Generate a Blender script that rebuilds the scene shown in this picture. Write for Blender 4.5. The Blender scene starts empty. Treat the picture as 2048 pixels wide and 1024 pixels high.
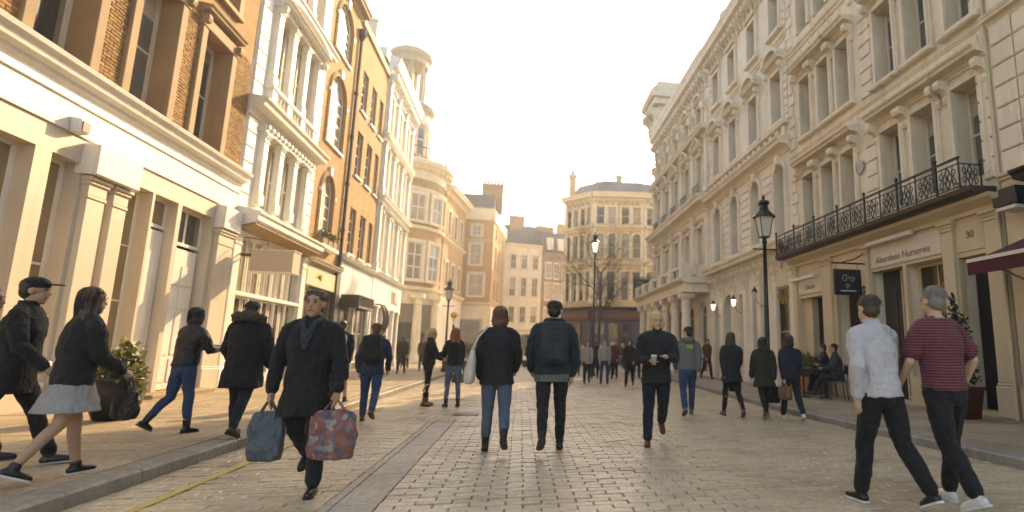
import bpy, bmesh, math, random
from mathutils import Vector, Matrix, noise
random.seed(7)
SC = bpy.context.scene
COL = SC.collection
rad = math.radians

# ------------------------------------------------------------------ camera
F, PX, PY, HC, ROLL = 1120., 1270., 512., 1.25, rad(0.6)
_a, _b = 1040 - PX, 700 - PY
_vx, _vy = _a * math.cos(ROLL) + _b * math.sin(ROLL), -_a * math.sin(ROLL) + _b * math.cos(ROLL)
TH = math.atan(_vy / F)
PSI = math.atan(-_vx / F * math.cos(TH))
fw = Vector((math.sin(PSI) * math.cos(TH), math.cos(PSI) * math.cos(TH), math.sin(TH)))
rt0 = Vector((math.cos(PSI), -math.sin(PSI), 0))
up0 = Vector((-math.sin(PSI) * math.sin(TH), -math.cos(PSI) * math.sin(TH), math.cos(TH)))
rt = rt0 * math.cos(ROLL) + up0 * math.sin(ROLL)
up = up0 * math.cos(ROLL) - rt0 * math.sin(ROLL)
cam = bpy.data.cameras.new('camera')
camo = bpy.data.objects.new('camera', cam)
COL.objects.link(camo)
cam.sensor_width = 36
cam.lens = F / 2048 * 36
cam.shift_x = (1024 - PX) / 2048
cam.clip_start, cam.clip_end = .05, 3000
m = Matrix((rt, up, -fw)).transposed().to_4x4()
m.translation = (0, 0, HC)
camo.matrix_world = m
cam.dof.use_dof = True
cam.dof.focus_distance = 7.2
cam.dof.aperture_fstop = .85
SC.camera = camo

# ------------------------------------------------------------------ sky, sun, exposure
SUN_AZ, SUN_EL = 26., 27.          # degrees: azimuth right of the street axis (+Y), elevation
world = bpy.data.worlds.new('World')
SC.world = world
world.use_nodes = True
wn = world.node_tree
bg = wn.nodes['Background']
sky = wn.nodes.new('ShaderNodeTexSky')
sky.sky_type = 'NISHITA'
sky.sun_disc = False
sky.sun_elevation = rad(SUN_EL)
sky.sun_rotation = rad(SUN_AZ)
sky.air_density, sky.dust_density, sky.ozone_density = 1.0, 1.6, 1.4
wn.links.new(sky.outputs[0], bg.inputs[0])
bg.inputs[1].default_value = .15
sl = bpy.data.lights.new('sun', 'SUN')
sl.energy, sl.angle, sl.color = 2.5, rad(.6), (1, .82, .55)
so = bpy.data.objects.new('sun', sl)
COL.objects.link(so)
sdir = Vector((math.sin(rad(SUN_AZ)) * math.cos(rad(SUN_EL)), math.cos(rad(SUN_AZ)) * math.cos(rad(SUN_EL)), math.sin(rad(SUN_EL))))
so.rotation_euler = sdir.to_track_quat('Z', 'Y').to_euler()
so.location = sdir * 60
vs = SC.view_settings
vs.view_transform, vs.look, vs.gamma, vs.exposure = 'Standard', 'None', 1, 1.65
vs.use_curve_mapping = False
vs.use_white_balance = True
vs.white_balance_temperature, vs.white_balance_tint = 9200, 14
SC.cycles.use_denoising = True
SC.cycles.max_bounces = 6
SC.cycles.diffuse_bounces = 3
SC.cycles.glossy_bounces = 2
SC.cycles.transmission_bounces = 4
SC.cycles.transparent_max_bounces = 6
SC.cycles.caustics_reflective = SC.cycles.caustics_refractive = False
SC.cycles.sample_clamp_indirect = 6

# ------------------------------------------------------------------ materials
MATS = {}
def newmat(name):
    mt = bpy.data.materials.new(name)
    mt.use_nodes = True
    MATS[name] = mt
    return mt, mt.node_tree, mt.node_tree.nodes['Principled BSDF']
def nd(nt, t, **k):
    n = nt.nodes.new(t)
    for a, v in k.items():
        if a in n.inputs: n.inputs[a].default_value = v
        else: setattr(n, a, v)
    return n
def ramp(nt, fac, stops):
    r = nt.nodes.new('ShaderNodeValToRGB')
    e = r.color_ramp.elements
    while len(e) < len(stops): e.new(.5)
    for i, (p, c) in enumerate(stops):
        e[i].position = p
        e[i].color = (*c, 1) if len(c) == 3 else c
    nt.links.new(fac, r.inputs[0])
    return r.outputs[0]
def mix(nt, fac, a, b, mode='MIX'):
    m = nt.nodes.new('ShaderNodeMix')
    m.data_type, m.blend_type = 'RGBA', mode
    for s, v in ((0, fac), (6, a), (7, b)):
        if isinstance(v, (int, float)): m.inputs[s].default_value = v
        elif isinstance(v, tuple): m.inputs[s].default_value = (*v, 1)
        else: nt.links.new(v, m.inputs[s])
    return m.outputs[2]
def coords(nt, kind='Object', scale=(1, 1, 1)):
    mp = nt.nodes.new('ShaderNodeMapping')
    mp.inputs[3].default_value = scale
    if kind == 'World': nt.links.new(nt.nodes.new('ShaderNodeNewGeometry').outputs['Position'], mp.inputs[0])
    else: nt.links.new(nt.nodes.new('ShaderNodeTexCoord').outputs[kind], mp.inputs[0])
    return mp.outputs[0]
def noise_n(nt, vec, scale, detail=4, rough=.55):
    n = nd(nt, 'ShaderNodeTexNoise', Scale=scale, Detail=detail, Roughness=rough)
    nt.links.new(vec, n.inputs[0])
    return n.outputs[0]
def bump(nt, bs, h, strength=.3, dist=.01):
    b = nd(nt, 'ShaderNodeBump', Strength=strength, Distance=dist)
    nt.links.new(h, b.inputs['Height'])
    nt.links.new(b.outputs[0], bs.inputs['Normal'])
    return b
def painted(name, c, rough=.6, var=.12, grime=.35, gcol=None, fine=40):
    """paint or stucco: mottled, with streaky grime"""
    mt, nt, bs = newmat(name)
    v = coords(nt, 'World')
    g = gcol or tuple(x * k for x, k in zip(c, (.55, .48, .38)))
    n1 = noise_n(nt, v, 1.3, 6)
    n2 = noise_n(nt, coords(nt, 'World', (3.5, 3.5, .35)), 1.6, 5)
    c1 = mix(nt, ramp(nt, n1, [(.3, (0, 0, 0)), (.7, (1, 1, 1))]), tuple(x * (1 - var) for x in c), tuple(min(1, x * (1 + var * .5)) for x in c))
    c2 = mix(nt, ramp(nt, n2, [(.52, (0, 0, 0)), (.8, (grime,) * 3)]), c1, g)
    nt.links.new(c2, bs.inputs['Base Color'])
    bs.inputs['Roughness'].default_value = rough
    bump(nt, bs, noise_n(nt, v, fine, 4), .18, .006)
    return mt
def bricks(name, c1, c2, mortar, s=1.0, rough=.85):
    mt, nt, bs = newmat(name)
    tc = nt.nodes.new('ShaderNodeTexCoord')
    sx = nt.nodes.new('ShaderNodeSeparateXYZ')
    nt.links.new(tc.outputs['Object'], sx.inputs[0])
    ad = nd(nt, 'ShaderNodeMath', operation='ADD')
    nt.links.new(sx.outputs[0], ad.inputs[0]); nt.links.new(sx.outputs[1], ad.inputs[1])
    cx = nt.nodes.new('ShaderNodeCombineXYZ')
    nt.links.new(ad.outputs[0], cx.inputs[0]); nt.links.new(sx.outputs[2], cx.inputs[1])
    b = nd(nt, 'ShaderNodeTexBrick', Scale=1 / s)
    b.inputs['Brick Width'].default_value, b.inputs['Row Height'].default_value = .225, .075
    b.inputs['Mortar Size'].default_value = .007
    b.inputs['Mortar Smooth'].default_value = .3
    b.inputs['Color1'].default_value, b.inputs['Color2'].default_value, b.inputs['Mortar'].default_value = (*c1, 1), (*c2, 1), (*mortar, 1)
    nt.links.new(cx.outputs[0], b.inputs[0])
    n1 = noise_n(nt, tc.outputs['Object'], .9, 6)
    n2 = noise_n(nt, tc.outputs['Object'], 14, 3)
    col = mix(nt, ramp(nt, n1, [(.42, (0, 0, 0)), (.75, (.6, .6, .6))]), b.outputs[0], tuple(x * .5 for x in c1))
    col = mix(nt, ramp(nt, n2, [(.4, (0, 0, 0)), (.8, (.5, .5, .5))]), col, tuple(min(1, x * 1.35) for x in c2))
    nt.links.new(col, bs.inputs['Base Color'])
    bs.inputs['Roughness'].default_value = rough
    inv = nd(nt, 'ShaderNodeMath', operation='SUBTRACT'); inv.inputs[0].default_value = 1
    nt.links.new(b.outputs[1], inv.inputs[1])
    bump(nt, bs, inv.outputs[0], .6, .008)
    return mt
def simple(name, c, rough=.5, metal=0, var=.1, sc=8, bmp=.1, spec=.5):
    mt, nt, bs = newmat(name)
    v = coords(nt)
    n = noise_n(nt, v, sc, 4)
    nt.links.new(mix(nt, n, tuple(x * (1 - 2 * var) for x in c), tuple(min(1, x * (1 + 2 * var)) for x in c)), bs.inputs['Base Color'])
    bs.inputs['Roughness'].default_value, bs.inputs['Metallic'].default_value = rough, metal
    bs.inputs['Specular IOR Level'].default_value = spec
    if bmp: bump(nt, bs, noise_n(nt, v, sc * 6, 4), bmp, .004)
    return mt
def rndstone(name, cols, rough=.6, bmp=.5, spec=.4, bscale=70):
    """stone whose tone changes from piece to piece"""
    mt, nt, bs = newmat(name)
    v = coords(nt, 'World')
    oi = nt.nodes.new('ShaderNodeObjectInfo')
    at = nt.nodes.new('ShaderNodeAttribute'); at.attribute_name = 'tone'
    ad = nd(nt, 'ShaderNodeMath', operation='ADD')
    nt.links.new(oi.outputs['Random'], ad.inputs[0]); nt.links.new(at.outputs['Fac'], ad.inputs[1])
    fr = nd(nt, 'ShaderNodeMath', operation='FRACT'); nt.links.new(ad.outputs[0], fr.inputs[0])
    k = len(cols)
    base = ramp(nt, fr.outputs[0], [(i / max(1, k - 1), c) for i, c in enumerate(cols)])
    n = noise_n(nt, v, 18, 5)
    big = noise_n(nt, v, .9, 6, .65)
    c1 = mix(nt, ramp(nt, n, [(.35, (0, 0, 0)), (.7, (.55, .55, .55))]), base, tuple(x * .55 for x in cols[0]))
    c1 = mix(nt, ramp(nt, big, [(.48, (0, 0, 0)), (.68, (.6, .6, .6))]), c1, tuple(x * .5 for x in cols[0]))
    nt.links.new(c1, bs.inputs['Base Color'])
    rr = ramp(nt, n, [(.3, (rough - .12,) * 3), (.7, (rough + .12,) * 3)])
    nt.links.new(rr, bs.inputs['Roughness'])
    bs.inputs['Specular IOR Level'].default_value = spec
    bump(nt, bs, noise_n(nt, v, bscale, 5), bmp, .006)
    return mt
def glass(name, c=(.02, .024, .027), rough=.06, hi=None, blind=None):
    """window pane backed by a dark room or a blind"""
    mt, nt, bs = newmat(name)
    v = coords(nt)
    n = noise_n(nt, v, .9, 3)
    col = mix(nt, ramp(nt, n, [(.4, (0, 0, 0)), (.65, (1, 1, 1))]), c, hi or tuple(x * 2.4 for x in c))
    if blind:      # a roller blind pulled part-way down, or a curtain to one side, differing from window to window
        oi = nt.nodes.new('ShaderNodeObjectInfo')
        tg = nt.nodes.new('ShaderNodeTexCoord'); sp = nt.nodes.new('ShaderNodeSeparateXYZ'); nt.links.new(tg.outputs['Generated'], sp.inputs[0])
        def mth(op, a, b=None):
            q = nt.nodes.new('ShaderNodeMath'); q.operation = op
            for i, z in enumerate((a, b)):
                if z is None: continue
                if isinstance(z, (int, float)): q.inputs[i].default_value = z
                else: nt.links.new(z, q.inputs[i])
            return q.outputs[0]
        r = oi.outputs['Random']
        drop = mth('SUBTRACT', mth('MULTIPLY', mth('FRACT', mth('MULTIPLY', r, 7.31)), 1.15), .45)
        m1 = mth('GREATER_THAN', sp.outputs[2], mth('SUBTRACT', 1, drop))
        cw = mth('MULTIPLY', mth('FRACT', mth('MULTIPLY', r, 13.7)), .30)
        fold = mth('MULTIPLY', mth('SINE', mth('MULTIPLY', sp.outputs[0], 90)), .02)
        m2 = mth('GREATER_THAN', mth('ABSOLUTE', mth('SUBTRACT', sp.outputs[0], .5)), mth('SUBTRACT', mth('SUBTRACT', .62, cw), fold))
        col = mix(nt, mth('MAXIMUM', m1, m2), col, blind)
    nt.links.new(col, bs.inputs['Base Color'])
    bs.inputs['Roughness'].default_value = rough
    bs.inputs['Specular IOR Level'].default_value = .6
    bump(nt, bs, noise_n(nt, v, 1.6, 2), .12, .01)
    return mt
def emis(name, c, s):
    mt, nt, bs = newmat(name)
    bs.inputs['Base Color'].default_value = (*c, 1)
    bs.inputs['Emission Color'].default_value = (*c, 1)
    bs.inputs['Emission Strength'].default_value = s
    return mt

painted('stucco_white', (.80, .77, .70), .55, .12, .45)
painted('stucco_cream', (.76, .655, .50), .6, .14, .6)
painted('stucco_pale', (.78, .695, .56), .6, .14, .55)
painted('shop_cream', (.60, .47, .31), .45, .08, .25)
painted('paint_white', (.80, .78, .73), .4, .08, .4)
painted('stone_buff', (.34, .225, .125), .75, .18, .4, fine=25)
painted('paint_cream', (.60, .52, .42), .45, .08, .35)
painted('stone_grey', (.42, .37, .30), .8, .15, .5)
painted('stone_yellow', (.60, .44, .24), .75, .15, .45)
painted('soffit_wood', (.42, .27, .13), .55, .2, .3)
bricks('brick_gold', (.33, .175, .06), (.42, .245, .10), (.38, .285, .175))
bricks('brick_stock', (.42, .23, .085), (.52, .32, .15), (.45, .36, .25))
bricks('brick_red', (.42, .23, .10), (.50, .31, .15), (.48, .40, .30))
bricks('brick_brown', (.27, .15, .08), (.34, .20, .11), (.36, .30, .24))
rndstone('brick_piece', [(.26, .125, .04), (.37, .205, .075), (.45, .28, .12)], .85, .6)
rndstone('sett', [(.45, .35, .225), (.55, .45, .30), (.49, .39, .255), (.58, .48, .335), (.47, .365, .235)], .42, .3, .55)
rndstone('slab', [(.33, .255, .165), (.39, .305, .20), (.43, .34, .225)], .62, .35, .4, 40)
rndstone('kerb_granite', [(.26, .235, .20), (.33, .30, .26)], .65, .6, .4, 120)
rndstone('channel', [(.36, .32, .25), (.42, .37, .29)], .6, .4, .4, 50)
simple('joint_dirt', (.15, .12, .085), .95, sc=30, bmp=.4)
simple('yellow_paint', (.50, .36, .10), .7, var=.2, sc=14)
simple('roof_slate', (.10, .10, .11), .7, var=.2, sc=5)
simple('lead', (.17, .17, .175), .6, var=.15, sc=4)
simple('black_iron', (.006, .0065, .007), .4, var=.1)
simple('black_paint', (.007, .007, .0075), .35, var=.2)
simple('grey_metal', (.30, .30, .30), .4, .6)
simple('dark_brown', (.05, .035, .025), .5, var=.2)
simple('red_canvas', (.075, .009, .014), .85, var=.15, sc=20)
simple('red_planter', (.05, .007, .007), .5)
simple('terracotta', (.32, .13, .06), .8, var=.2)
simple('pot_black', (.006, .006, .0065), .3)
simple('sash_paint', (.62, .57, .48), .45, var=.08)
simple('sash_white', (.78, .75, .68), .45, var=.06)
simple('sign_beige', (.52, .41, .29), .5, var=.05)
simple('sign_cream', (.62, .53, .36), .5, var=.05)
simple('sign_pink', (.66, .55, .45), .5, var=.05)
simple('letter_brown', (.22, .13, .06), .5)
simple('letter_dark', (.10, .075, .05), .5)
simple('letter_tan', (.22, .16, .10), .5)
simple('letter_gold', (.55, .33, .07), .35, .6)
simple('letter_pale', (.45, .47, .45), .6)
simple('letter_red', (.20, .065, .025), .5)
simple('sign_black', (.010, .012, .013), .45)
simple('sign_green', (.012, .045, .035), .45)
simple('shopfront_blue', (.045, .05, .075), .4, var=.15)
simple('shopfront_dark', (.030, .026, .024), .4, var=.2)
simple('fascia_maroon', (.07, .028, .018), .5)
simple('pot_clay', (.30, .19, .12), .8, var=.2)
simple('chimney_pot', (.36, .19, .10), .8, var=.2)
simple('globe_amber', (.75, .45, .06), .3)
simple('bark', (.09, .065, .045), .9, var=.25, sc=25, bmp=.6)
simple('alarm_white', (.7, .72, .72), .35)
simple('alarm_red', (.2, .015, .015), .35)
glass('glass_dark', blind=(.20, .17, .13))
glass('glass_grey', (.10, .10, .095), .08, (.17, .165, .15), (.42, .37, .29))
glass('glass_shop', (.008, .007, .006), .05, (.05, .032, .014))
glass('glass_blind', (.30, .25, .18), .12, (.42, .35, .25))
glass('glass_papered', (.26, .19, .10), .10, (.34, .25, .14))
glass('glass_warm', (.07, .045, .02), .07, (.20, .13, .05))
glass('lamp_glass', (.55, .52, .46), .12, (.65, .62, .55))
glass('shade_blind', (.30, .26, .21), .6, (.36, .31, .26))
emis('lamp_lit', (1, .62, .25), 1.4)
emis('lamp_white', (1, .9, .75), .7)
def leafmat(name, c, c2):
    mt, nt, bs = newmat(name)
    at = nt.nodes.new('ShaderNodeAttribute'); at.attribute_name = 'tone'
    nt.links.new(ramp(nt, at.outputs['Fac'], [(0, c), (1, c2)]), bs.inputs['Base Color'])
    bs.inputs['Roughness'].default_value = .5
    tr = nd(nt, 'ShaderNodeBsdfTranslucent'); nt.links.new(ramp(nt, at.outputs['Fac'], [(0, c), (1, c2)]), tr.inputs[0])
    ms = nd(nt, 'ShaderNodeMixShader', Fac=.35)
    out = nt.nodes['Material Output']
    nt.links.new(bs.outputs[0], ms.inputs[1]); nt.links.new(tr.outputs[0], ms.inputs[2]); nt.links.new(ms.outputs[0], out.inputs[0])
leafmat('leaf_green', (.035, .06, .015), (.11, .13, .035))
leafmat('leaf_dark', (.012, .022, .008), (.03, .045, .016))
leafmat('leaf_spring', (.10, .12, .03), (.22, .20, .06))
leafmat('leaf_grass', (.06, .085, .03), (.14, .15, .06))
leafmat('petal_white', (.6, .58, .5), (.75, .72, .65))

# ------------------------------------------------------------------ mesh builder
class MB:
    def __init__(s): s.v, s.f, s.t = [], [], []
    def add(s, vs, fs, tone=None):
        o = len(s.v)
        s.v += [tuple(p) for p in vs]
        s.f += [tuple(i + o for i in f) for f in fs]
        if tone is not None: s.t += [tone] * len(vs)
        elif s.t: s.t += [0] * len(vs)
        return s
    def box(s, x0, x1, y0, y1, z0, z1, tone=None):
        if x0 > x1: x0, x1 = x1, x0
        if y0 > y1: y0, y1 = y1, y0
        if z0 > z1: z0, z1 = z1, z0
        return s.add([(x0, y0, z0), (x1, y0, z0), (x1, y1, z0), (x0, y1, z0), (x0, y0, z1), (x1, y0, z1), (x1, y1, z1), (x0, y1, z1)],
              [(0, 3, 2, 1), (4, 5, 6, 7), (0, 1, 5, 4), (1, 2, 6, 5), (2, 3, 7, 6), (3, 0, 4, 7)], tone)
    def chamf(s, x0, x1, y0, y1, z0, z1, c=.01, tone=None):
        """box with a chamfered top (top is +z)"""
        return s.add([(x0, y0, z0), (x1, y0, z0), (x1, y1, z0), (x0, y1, z0), (x0, y0, z1 - c), (x1, y0, z1 - c), (x1, y1, z1 - c), (x0, y1, z1 - c),
               (x0 + c, y0 + c, z1), (x1 - c, y0 + c, z1), (x1 - c, y1 - c, z1), (x0 + c, y1 - c, z1)],
              [(0, 1, 5, 4), (1, 2, 6, 5), (2, 3, 7, 6), (3, 0, 4, 7), (4, 5, 9, 8), (5, 6, 10, 9), (6, 7, 11, 10), (7, 4, 8, 11), (8, 9, 10, 11)], tone)
    def bev(s, x0, x1, yo, yi, z0, z1, c=.02, tone=None):
        """facade block: front at yo (outward, smaller y) with chamfered edges"""
        return s.add([(x0, yi, z0), (x1, yi, z0), (x1, yi, z1), (x0, yi, z1), (x0, yo + c, z0), (x1, yo + c, z0), (x1, yo + c, z1), (x0, yo + c, z1),
               (x0 + c, yo, z0 + c), (x1 - c, yo, z0 + c), (x1 - c, yo, z1 - c), (x0 + c, yo, z1 - c)],
              [(0, 1, 5, 4), (1, 2, 6, 5), (2, 3, 7, 6), (3, 0, 4, 7), (4, 5, 9, 8), (5, 6, 10, 9), (6, 7, 11, 10), (7, 4, 8, 11), (8, 9, 10, 11)], tone)
    def profx(s, prof, x0, x1):
        """closed (y,z) profile extruded along x"""
        n = len(prof)
        a = [(x0, y, z) for y, z in prof] + [(x1, y, z) for y, z in prof]
        fs = [(i, (i + 1) % n, n + (i + 1) % n, n + i) for i in range(n)]
        return s.add(a, fs + [tuple(range(n))[::-1], tuple(range(n, 2 * n))])
    def profy(s, poly, y0, y1):
        """closed (x,z) polygon extruded along y"""
        n = len(poly)
        a = [(x, y0, z) for x, z in poly] + [(x, y1, z) for x, z in poly]
        fs = [(i, (i + 1) % n, n + (i + 1) % n, n + i) for i in range(n)]
        return s.add(a, fs + [tuple(range(n))[::-1], tuple(range(n, 2 * n))])
    def lathe(s, c, prof, seg=12, a0=0, a1=2 * math.pi, tone=None, cap=True):
        full = abs(a1 - a0 - 2 * math.pi) < 1e-6
        k = seg if full else seg + 1
        vs, fs = [], []
        for r, z in prof:
            for i in range(k):
                a = a0 + (a1 - a0) * i / seg
                vs.append((c[0] + r * math.cos(a), c[1] + r * math.sin(a), c[2] + z))
        for j in range(len(prof) - 1):
            for i in range(seg):
                i2 = (i + 1) % k
                fs.append((j * k + i, j * k + i2, (j + 1) * k + i2, (j + 1) * k + i))
        if full and cap:
            fs.append(tuple(range(k))[::-1]); fs.append(tuple(range((len(prof) - 1) * k, len(prof) * k)))
        return s.add(vs, fs, tone)
    def tube(s, pts, r, seg=6, tone=None):
        pts = [Vector(p) for p in pts]
        n = len(pts)
        rr = r if isinstance(r, (list, tuple)) else [r] * n
        vs, fs = [], []
        prev = None
        for i, p in enumerate(pts):
            d = (pts[min(i + 1, n - 1)] - pts[max(i - 1, 0)])
            d = d.normalized() if d.length > 1e-9 else Vector((0, 0, 1))
            if prev is None:
                u = d.cross(Vector((0, 0, 1)))
                if u.length < 1e-3: u = d.cross(Vector((1, 0, 0)))
            else:
                u = prev - d * prev.dot(d)
            u.normalize(); prev = u
            w = d.cross(u)
            for k in range(seg):
                a = 2 * math.pi * k / seg
                vs.append(p + (u * math.cos(a) + w * math.sin(a)) * rr[i])
        for i in range(n - 1):
            for k in range(seg):
                k2 = (k + 1) % seg
                fs.append((i * seg + k, i * seg + k2, (i + 1) * seg + k2, (i + 1) * seg + k))
        fs.append(tuple(range(seg))[::-1]); fs.append(tuple(range((n - 1) * seg, n * seg)))
        return s.add(vs, fs, tone)
    def wall(s, x0, x1, z0, z1, ops, y=0., d=.25):
        """wall face at y with openings (xa,xb,za,zb[,arch]) and reveals of depth d; arch: rise of the arched head"""
        xs = sorted({x0, x1, *[o[0] for o in ops], *[o[1] for o in ops]})
        zs = sorted({z0, z1, *[o[2] for o in ops], *[o[3] for o in ops]})
        for i in range(len(xs) - 1):
            for j in range(len(zs) - 1):
                cx, cz = (xs[i] + xs[i + 1]) / 2, (zs[j] + zs[j + 1]) / 2
                if cx < x0 or cx > x1 or cz < z0 or cz > z1: continue
                if any(o[0] < cx < o[1] and o[2] < cz < o[3] for o in ops): continue
                s.add([(xs[i], y, zs[j]), (xs[i + 1], y, zs[j]), (xs[i + 1], y, zs[j + 1]), (xs[i], y, zs[j + 1])], [(0, 1, 2, 3)])
        for o in ops:
            a, b, c, e = o[:4]
            rise = o[4] if len(o) > 4 else 0
            h = e - rise
            s.add([(a, y, c), (a, y + d, c), (a, y + d, h), (a, y, h)], [(0, 1, 2, 3)])
            s.add([(b, y, c), (b, y + d, c), (b, y + d, h), (b, y, h)], [(3, 2, 1, 0)])
            s.add([(a, y, c), (b, y, c), (b, y + d, c), (a, y + d, c)], [(0, 1, 2, 3)])
            if not rise:
                s.add([(a, y, e), (b, y, e), (b, y + d, e), (a, y + d, e)], [(3, 2, 1, 0)])
            else:
                pts = arc(a, b, h, rise, 12)
                for k in range(len(pts) - 1):
                    p, q = pts[k], pts[k + 1]
                    s.add([(p[0], y, p[1]), (q[0], y, q[1]), (q[0], y + d, q[1]), (p[0], y + d, p[1])], [(3, 2, 1, 0)])
                    s.add([(p[0], y, p[1]), (q[0], y, q[1]), (q[0], y, e), (p[0], y, e)], [(0, 1, 2, 3)])
        return s
    def mesh(s, name, mat, smooth=False):
        me = bpy.data.meshes.new(name)
        me.from_pydata(s.v, [], s.f)
        if s.t:
            at = me.attributes.new('tone', 'FLOAT', 'POINT')
            at.data.foreach_set('value', s.t + [0.] * (len(s.v) - len(s.t)))
        me.materials.append(MATS[mat])
        if smooth: me.shade_smooth()
        me.update()
        return me
    def build(s, name, mat, parent=None, loc=(0, 0, 0), smooth=False):
        return put(name, s.mesh(name, mat, smooth), parent, loc)
def put(name, me, parent=None, loc=(0, 0, 0), rz=0, scale=None):
    o = bpy.data.objects.new(name, me)
    COL.objects.link(o)
    o.parent = parent
    o.location = loc
    if rz: o.rotation_euler.z = rz
    if scale: o.scale = scale
    return o
def arc(a, b, zs, rise, n=12):
    xc, hw = (a + b) / 2, (b - a) / 2
    return [(xc - hw * math.cos(math.pi * k / n), zs + rise * math.sin(math.pi * k / n)) for k in range(n + 1)]
def thing(name, label, cat, loc=(0, 0, 0), rz=0., group=None):
    o = put(name, None, None, loc, rz)
    o.empty_display_size = .2
    return tag(o, label, cat, group)
def tag(o, label, cat, group=None):
    o['label'], o['category'] = label, cat
    if group: o['group'] = group
    return o
def struct(o):
    o['kind'] = 'structure'
    return o
def stuff(o):
    o['kind'] = 'stuff'
    return o
def text(name, body, size, mat, parent, loc, rot=(math.pi / 2, 0, 0), extrude=.004, bold=0, shear=0):
    c = bpy.data.curves.new(name, 'FONT')
    c.body, c.size, c.extrude, c.offset, c.shear = body, size, extrude, bold, shear
    c.align_x, c.align_y = 'CENTER', 'CENTER'
    c.materials.append(MATS[mat])
    t = bpy.data.objects.new(name, c)
    me = bpy.data.meshes.new_from_object(t)
    bpy.data.objects.remove(t)
    o = put(name, me, parent, loc)
    o.rotation_euler = rot
    return o
CACHE = {}
def cached(key, fn):
    if key not in CACHE: CACHE[key] = fn()
    return CACHE[key]

# ------------------------------------------------------------------ facade pieces (local x along the front, y into the house, z up)
def window(b, x0, x1, z0, z1, d=.22, cols=1, rows=2, rise=0, fm='sash_white', gm='glass_dark', fw_=.055, sill=None, bar=.028):
    """sash window set back d in an opening: frame with glazing bars > pane (> sill)"""
    w, h = round(x1 - x0, 3), round(z1 - z0, 3)
    def mk():
        M_ = MB()
        hs = h - rise
        for a, c in ((0, fw_), (w - fw_, w)): M_.box(a, c, 0, .07, 0, hs)
        M_.box(fw_, w - fw_, 0, .07, 0, fw_ * 1.3)
        if rise:
            o_, i_ = arc(0, w, hs, rise, 12), arc(fw_, w - fw_, hs, rise - fw_, 12)
            for k in range(12):
                M_.profy([o_[k], o_[k + 1], i_[k + 1], i_[k]], 0, .07)
        else:
            M_.box(fw_, w - fw_, 0, .07, h - fw_, h)
        top = hs if rise else h - fw_
        for r in range(1, rows):
            z = fw_ + (top - fw_) * r / rows
            t = bar if (rows != 2 and r != rows // 2) else bar * 1.5
            M_.box(fw_, w - fw_, .012, .058, z - t / 2, z + t / 2)
        if rise: M_.box(fw_, w - fw_, .012, .058, hs - bar / 2, hs + bar / 2)
        for c in range(1, cols):
            x = w * c / cols
            zt = h - fw_ - (rise * .12 if rise else 0)
            M_.box(x - bar / 2, x + bar / 2, .015, .055, fw_ * 1.3, zt)
        return M_.mesh('window', fm)
    def mkp():
        M_ = MB()
        n = 3
        pts = [(.02, .02), (w - .02, .02)] + ([(q[0], q[1]) for q in arc(.02, w - .02, h - rise, rise - .02, 12)][::-1] if rise else [(w - .02, h - .02), (.02, h - .02)])
        M_.profy(pts, .034, .042)
        return M_.mesh('pane', gm)
    o = put('window', cached(('w', w, h, cols, rows, rise, fm, fw_, bar), mk), b, (x0, d, z0))
    put('pane', cached(('p', w, h, rise, gm), mkp), o)
    if sill:
        put('sill', cached(('s', w, sill), lambda: MB().profx([(-d - .10, 0), (-d - .11, -.05), (-d - .09, -.09), (.0, -.09), (.0, .015)], -.07, w + .07).mesh('sill', sill)), o, (0, 0, -.003))
    return o
def surround(b, x0, x1, z0, z1, t, mat, pr=.05, rise=0):
    """moulded architrave round an opening"""
    def mk():
        w, h = x1 - x0, z1 - z0
        M_ = MB()
        hs = h - rise
        for k, (e, p) in enumerate(((t, pr), (t * .55, pr + .025))):
            g_ = .003 + k * .003
            M_.box(-e, g_, -p, .03 - k * .01, 0, hs); M_.box(w - g_, w + e, -p, .03 - k * .01, 0, hs)
            if rise:
                o_, i_ = arc(-e, w + e, hs + g_, rise + e), arc(g_, w - g_, hs + g_, rise - g_ * 2)
                for q in range(12): M_.profy([o_[q], o_[q + 1], i_[q + 1], i_[q]], -p, .03 - k * .01)
            else: M_.box(-e - .001, w + e + .001, -p - .002, .03 - k * .01, h - g_, h + e)
        return M_.mesh('architrave', mat)
    return put('architrave', cached(('sr', round(x1 - x0, 3), round(z1 - z0, 3), t, mat, pr, rise), mk), b, (x0, 0, z0))
CORN = [(.02, 0), (-.06, 0), (-.08, .10), (-.16, .18), (-.18, .24), (-.52, .30), (-.55, .42), (-.64, .52), (-.66, .60), (-.05, .68), (.02, .68)]
def cornice(b, x0, x1, z, mat, s=1., sy=None, prof=CORN, name='cornice'):
    sy = sy or s
    return MB().profx([(y * sy if y < 0 else y, q * s) for y, q in prof], x0, x1).build(name, mat, b, (0, 0, z))
STRING = [(.02, 0), (-.05, .02), (-.07, .10), (-.13, .14), (-.15, .22), (-.03, .28), (.02, .28)]
def bracket_mesh(mat, w=.14, h=.32, p=.3):
    def mk():
        pr = [(.02, 0), (-.2 * p, .02 * h), (-.32 * p, .2 * h), (-.25 * p, .38 * h), (-.5 * p, .55 * h), (-.9 * p, .62 * h), (-p, .78 * h), (-.95 * p, .98 * h), (.02, h)]
        M_ = MB().profx(pr, -w / 2, w / 2)
        M_.lathe((0, 0, 0), [(.001, 0), (.001, .001)], 3)
        return M_.mesh('bracket', mat)
    return cached(('br', mat, w, h, p), mk)
def brackets(b, x0, x1, n, z, mat, w=.14, h=.32, p=.3):
    for i in range(n):
        put('bracket', bracket_mesh(mat, w, h, p), b, (x0 + (x1 - x0) * (i + .5) / n, 0, z))
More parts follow.
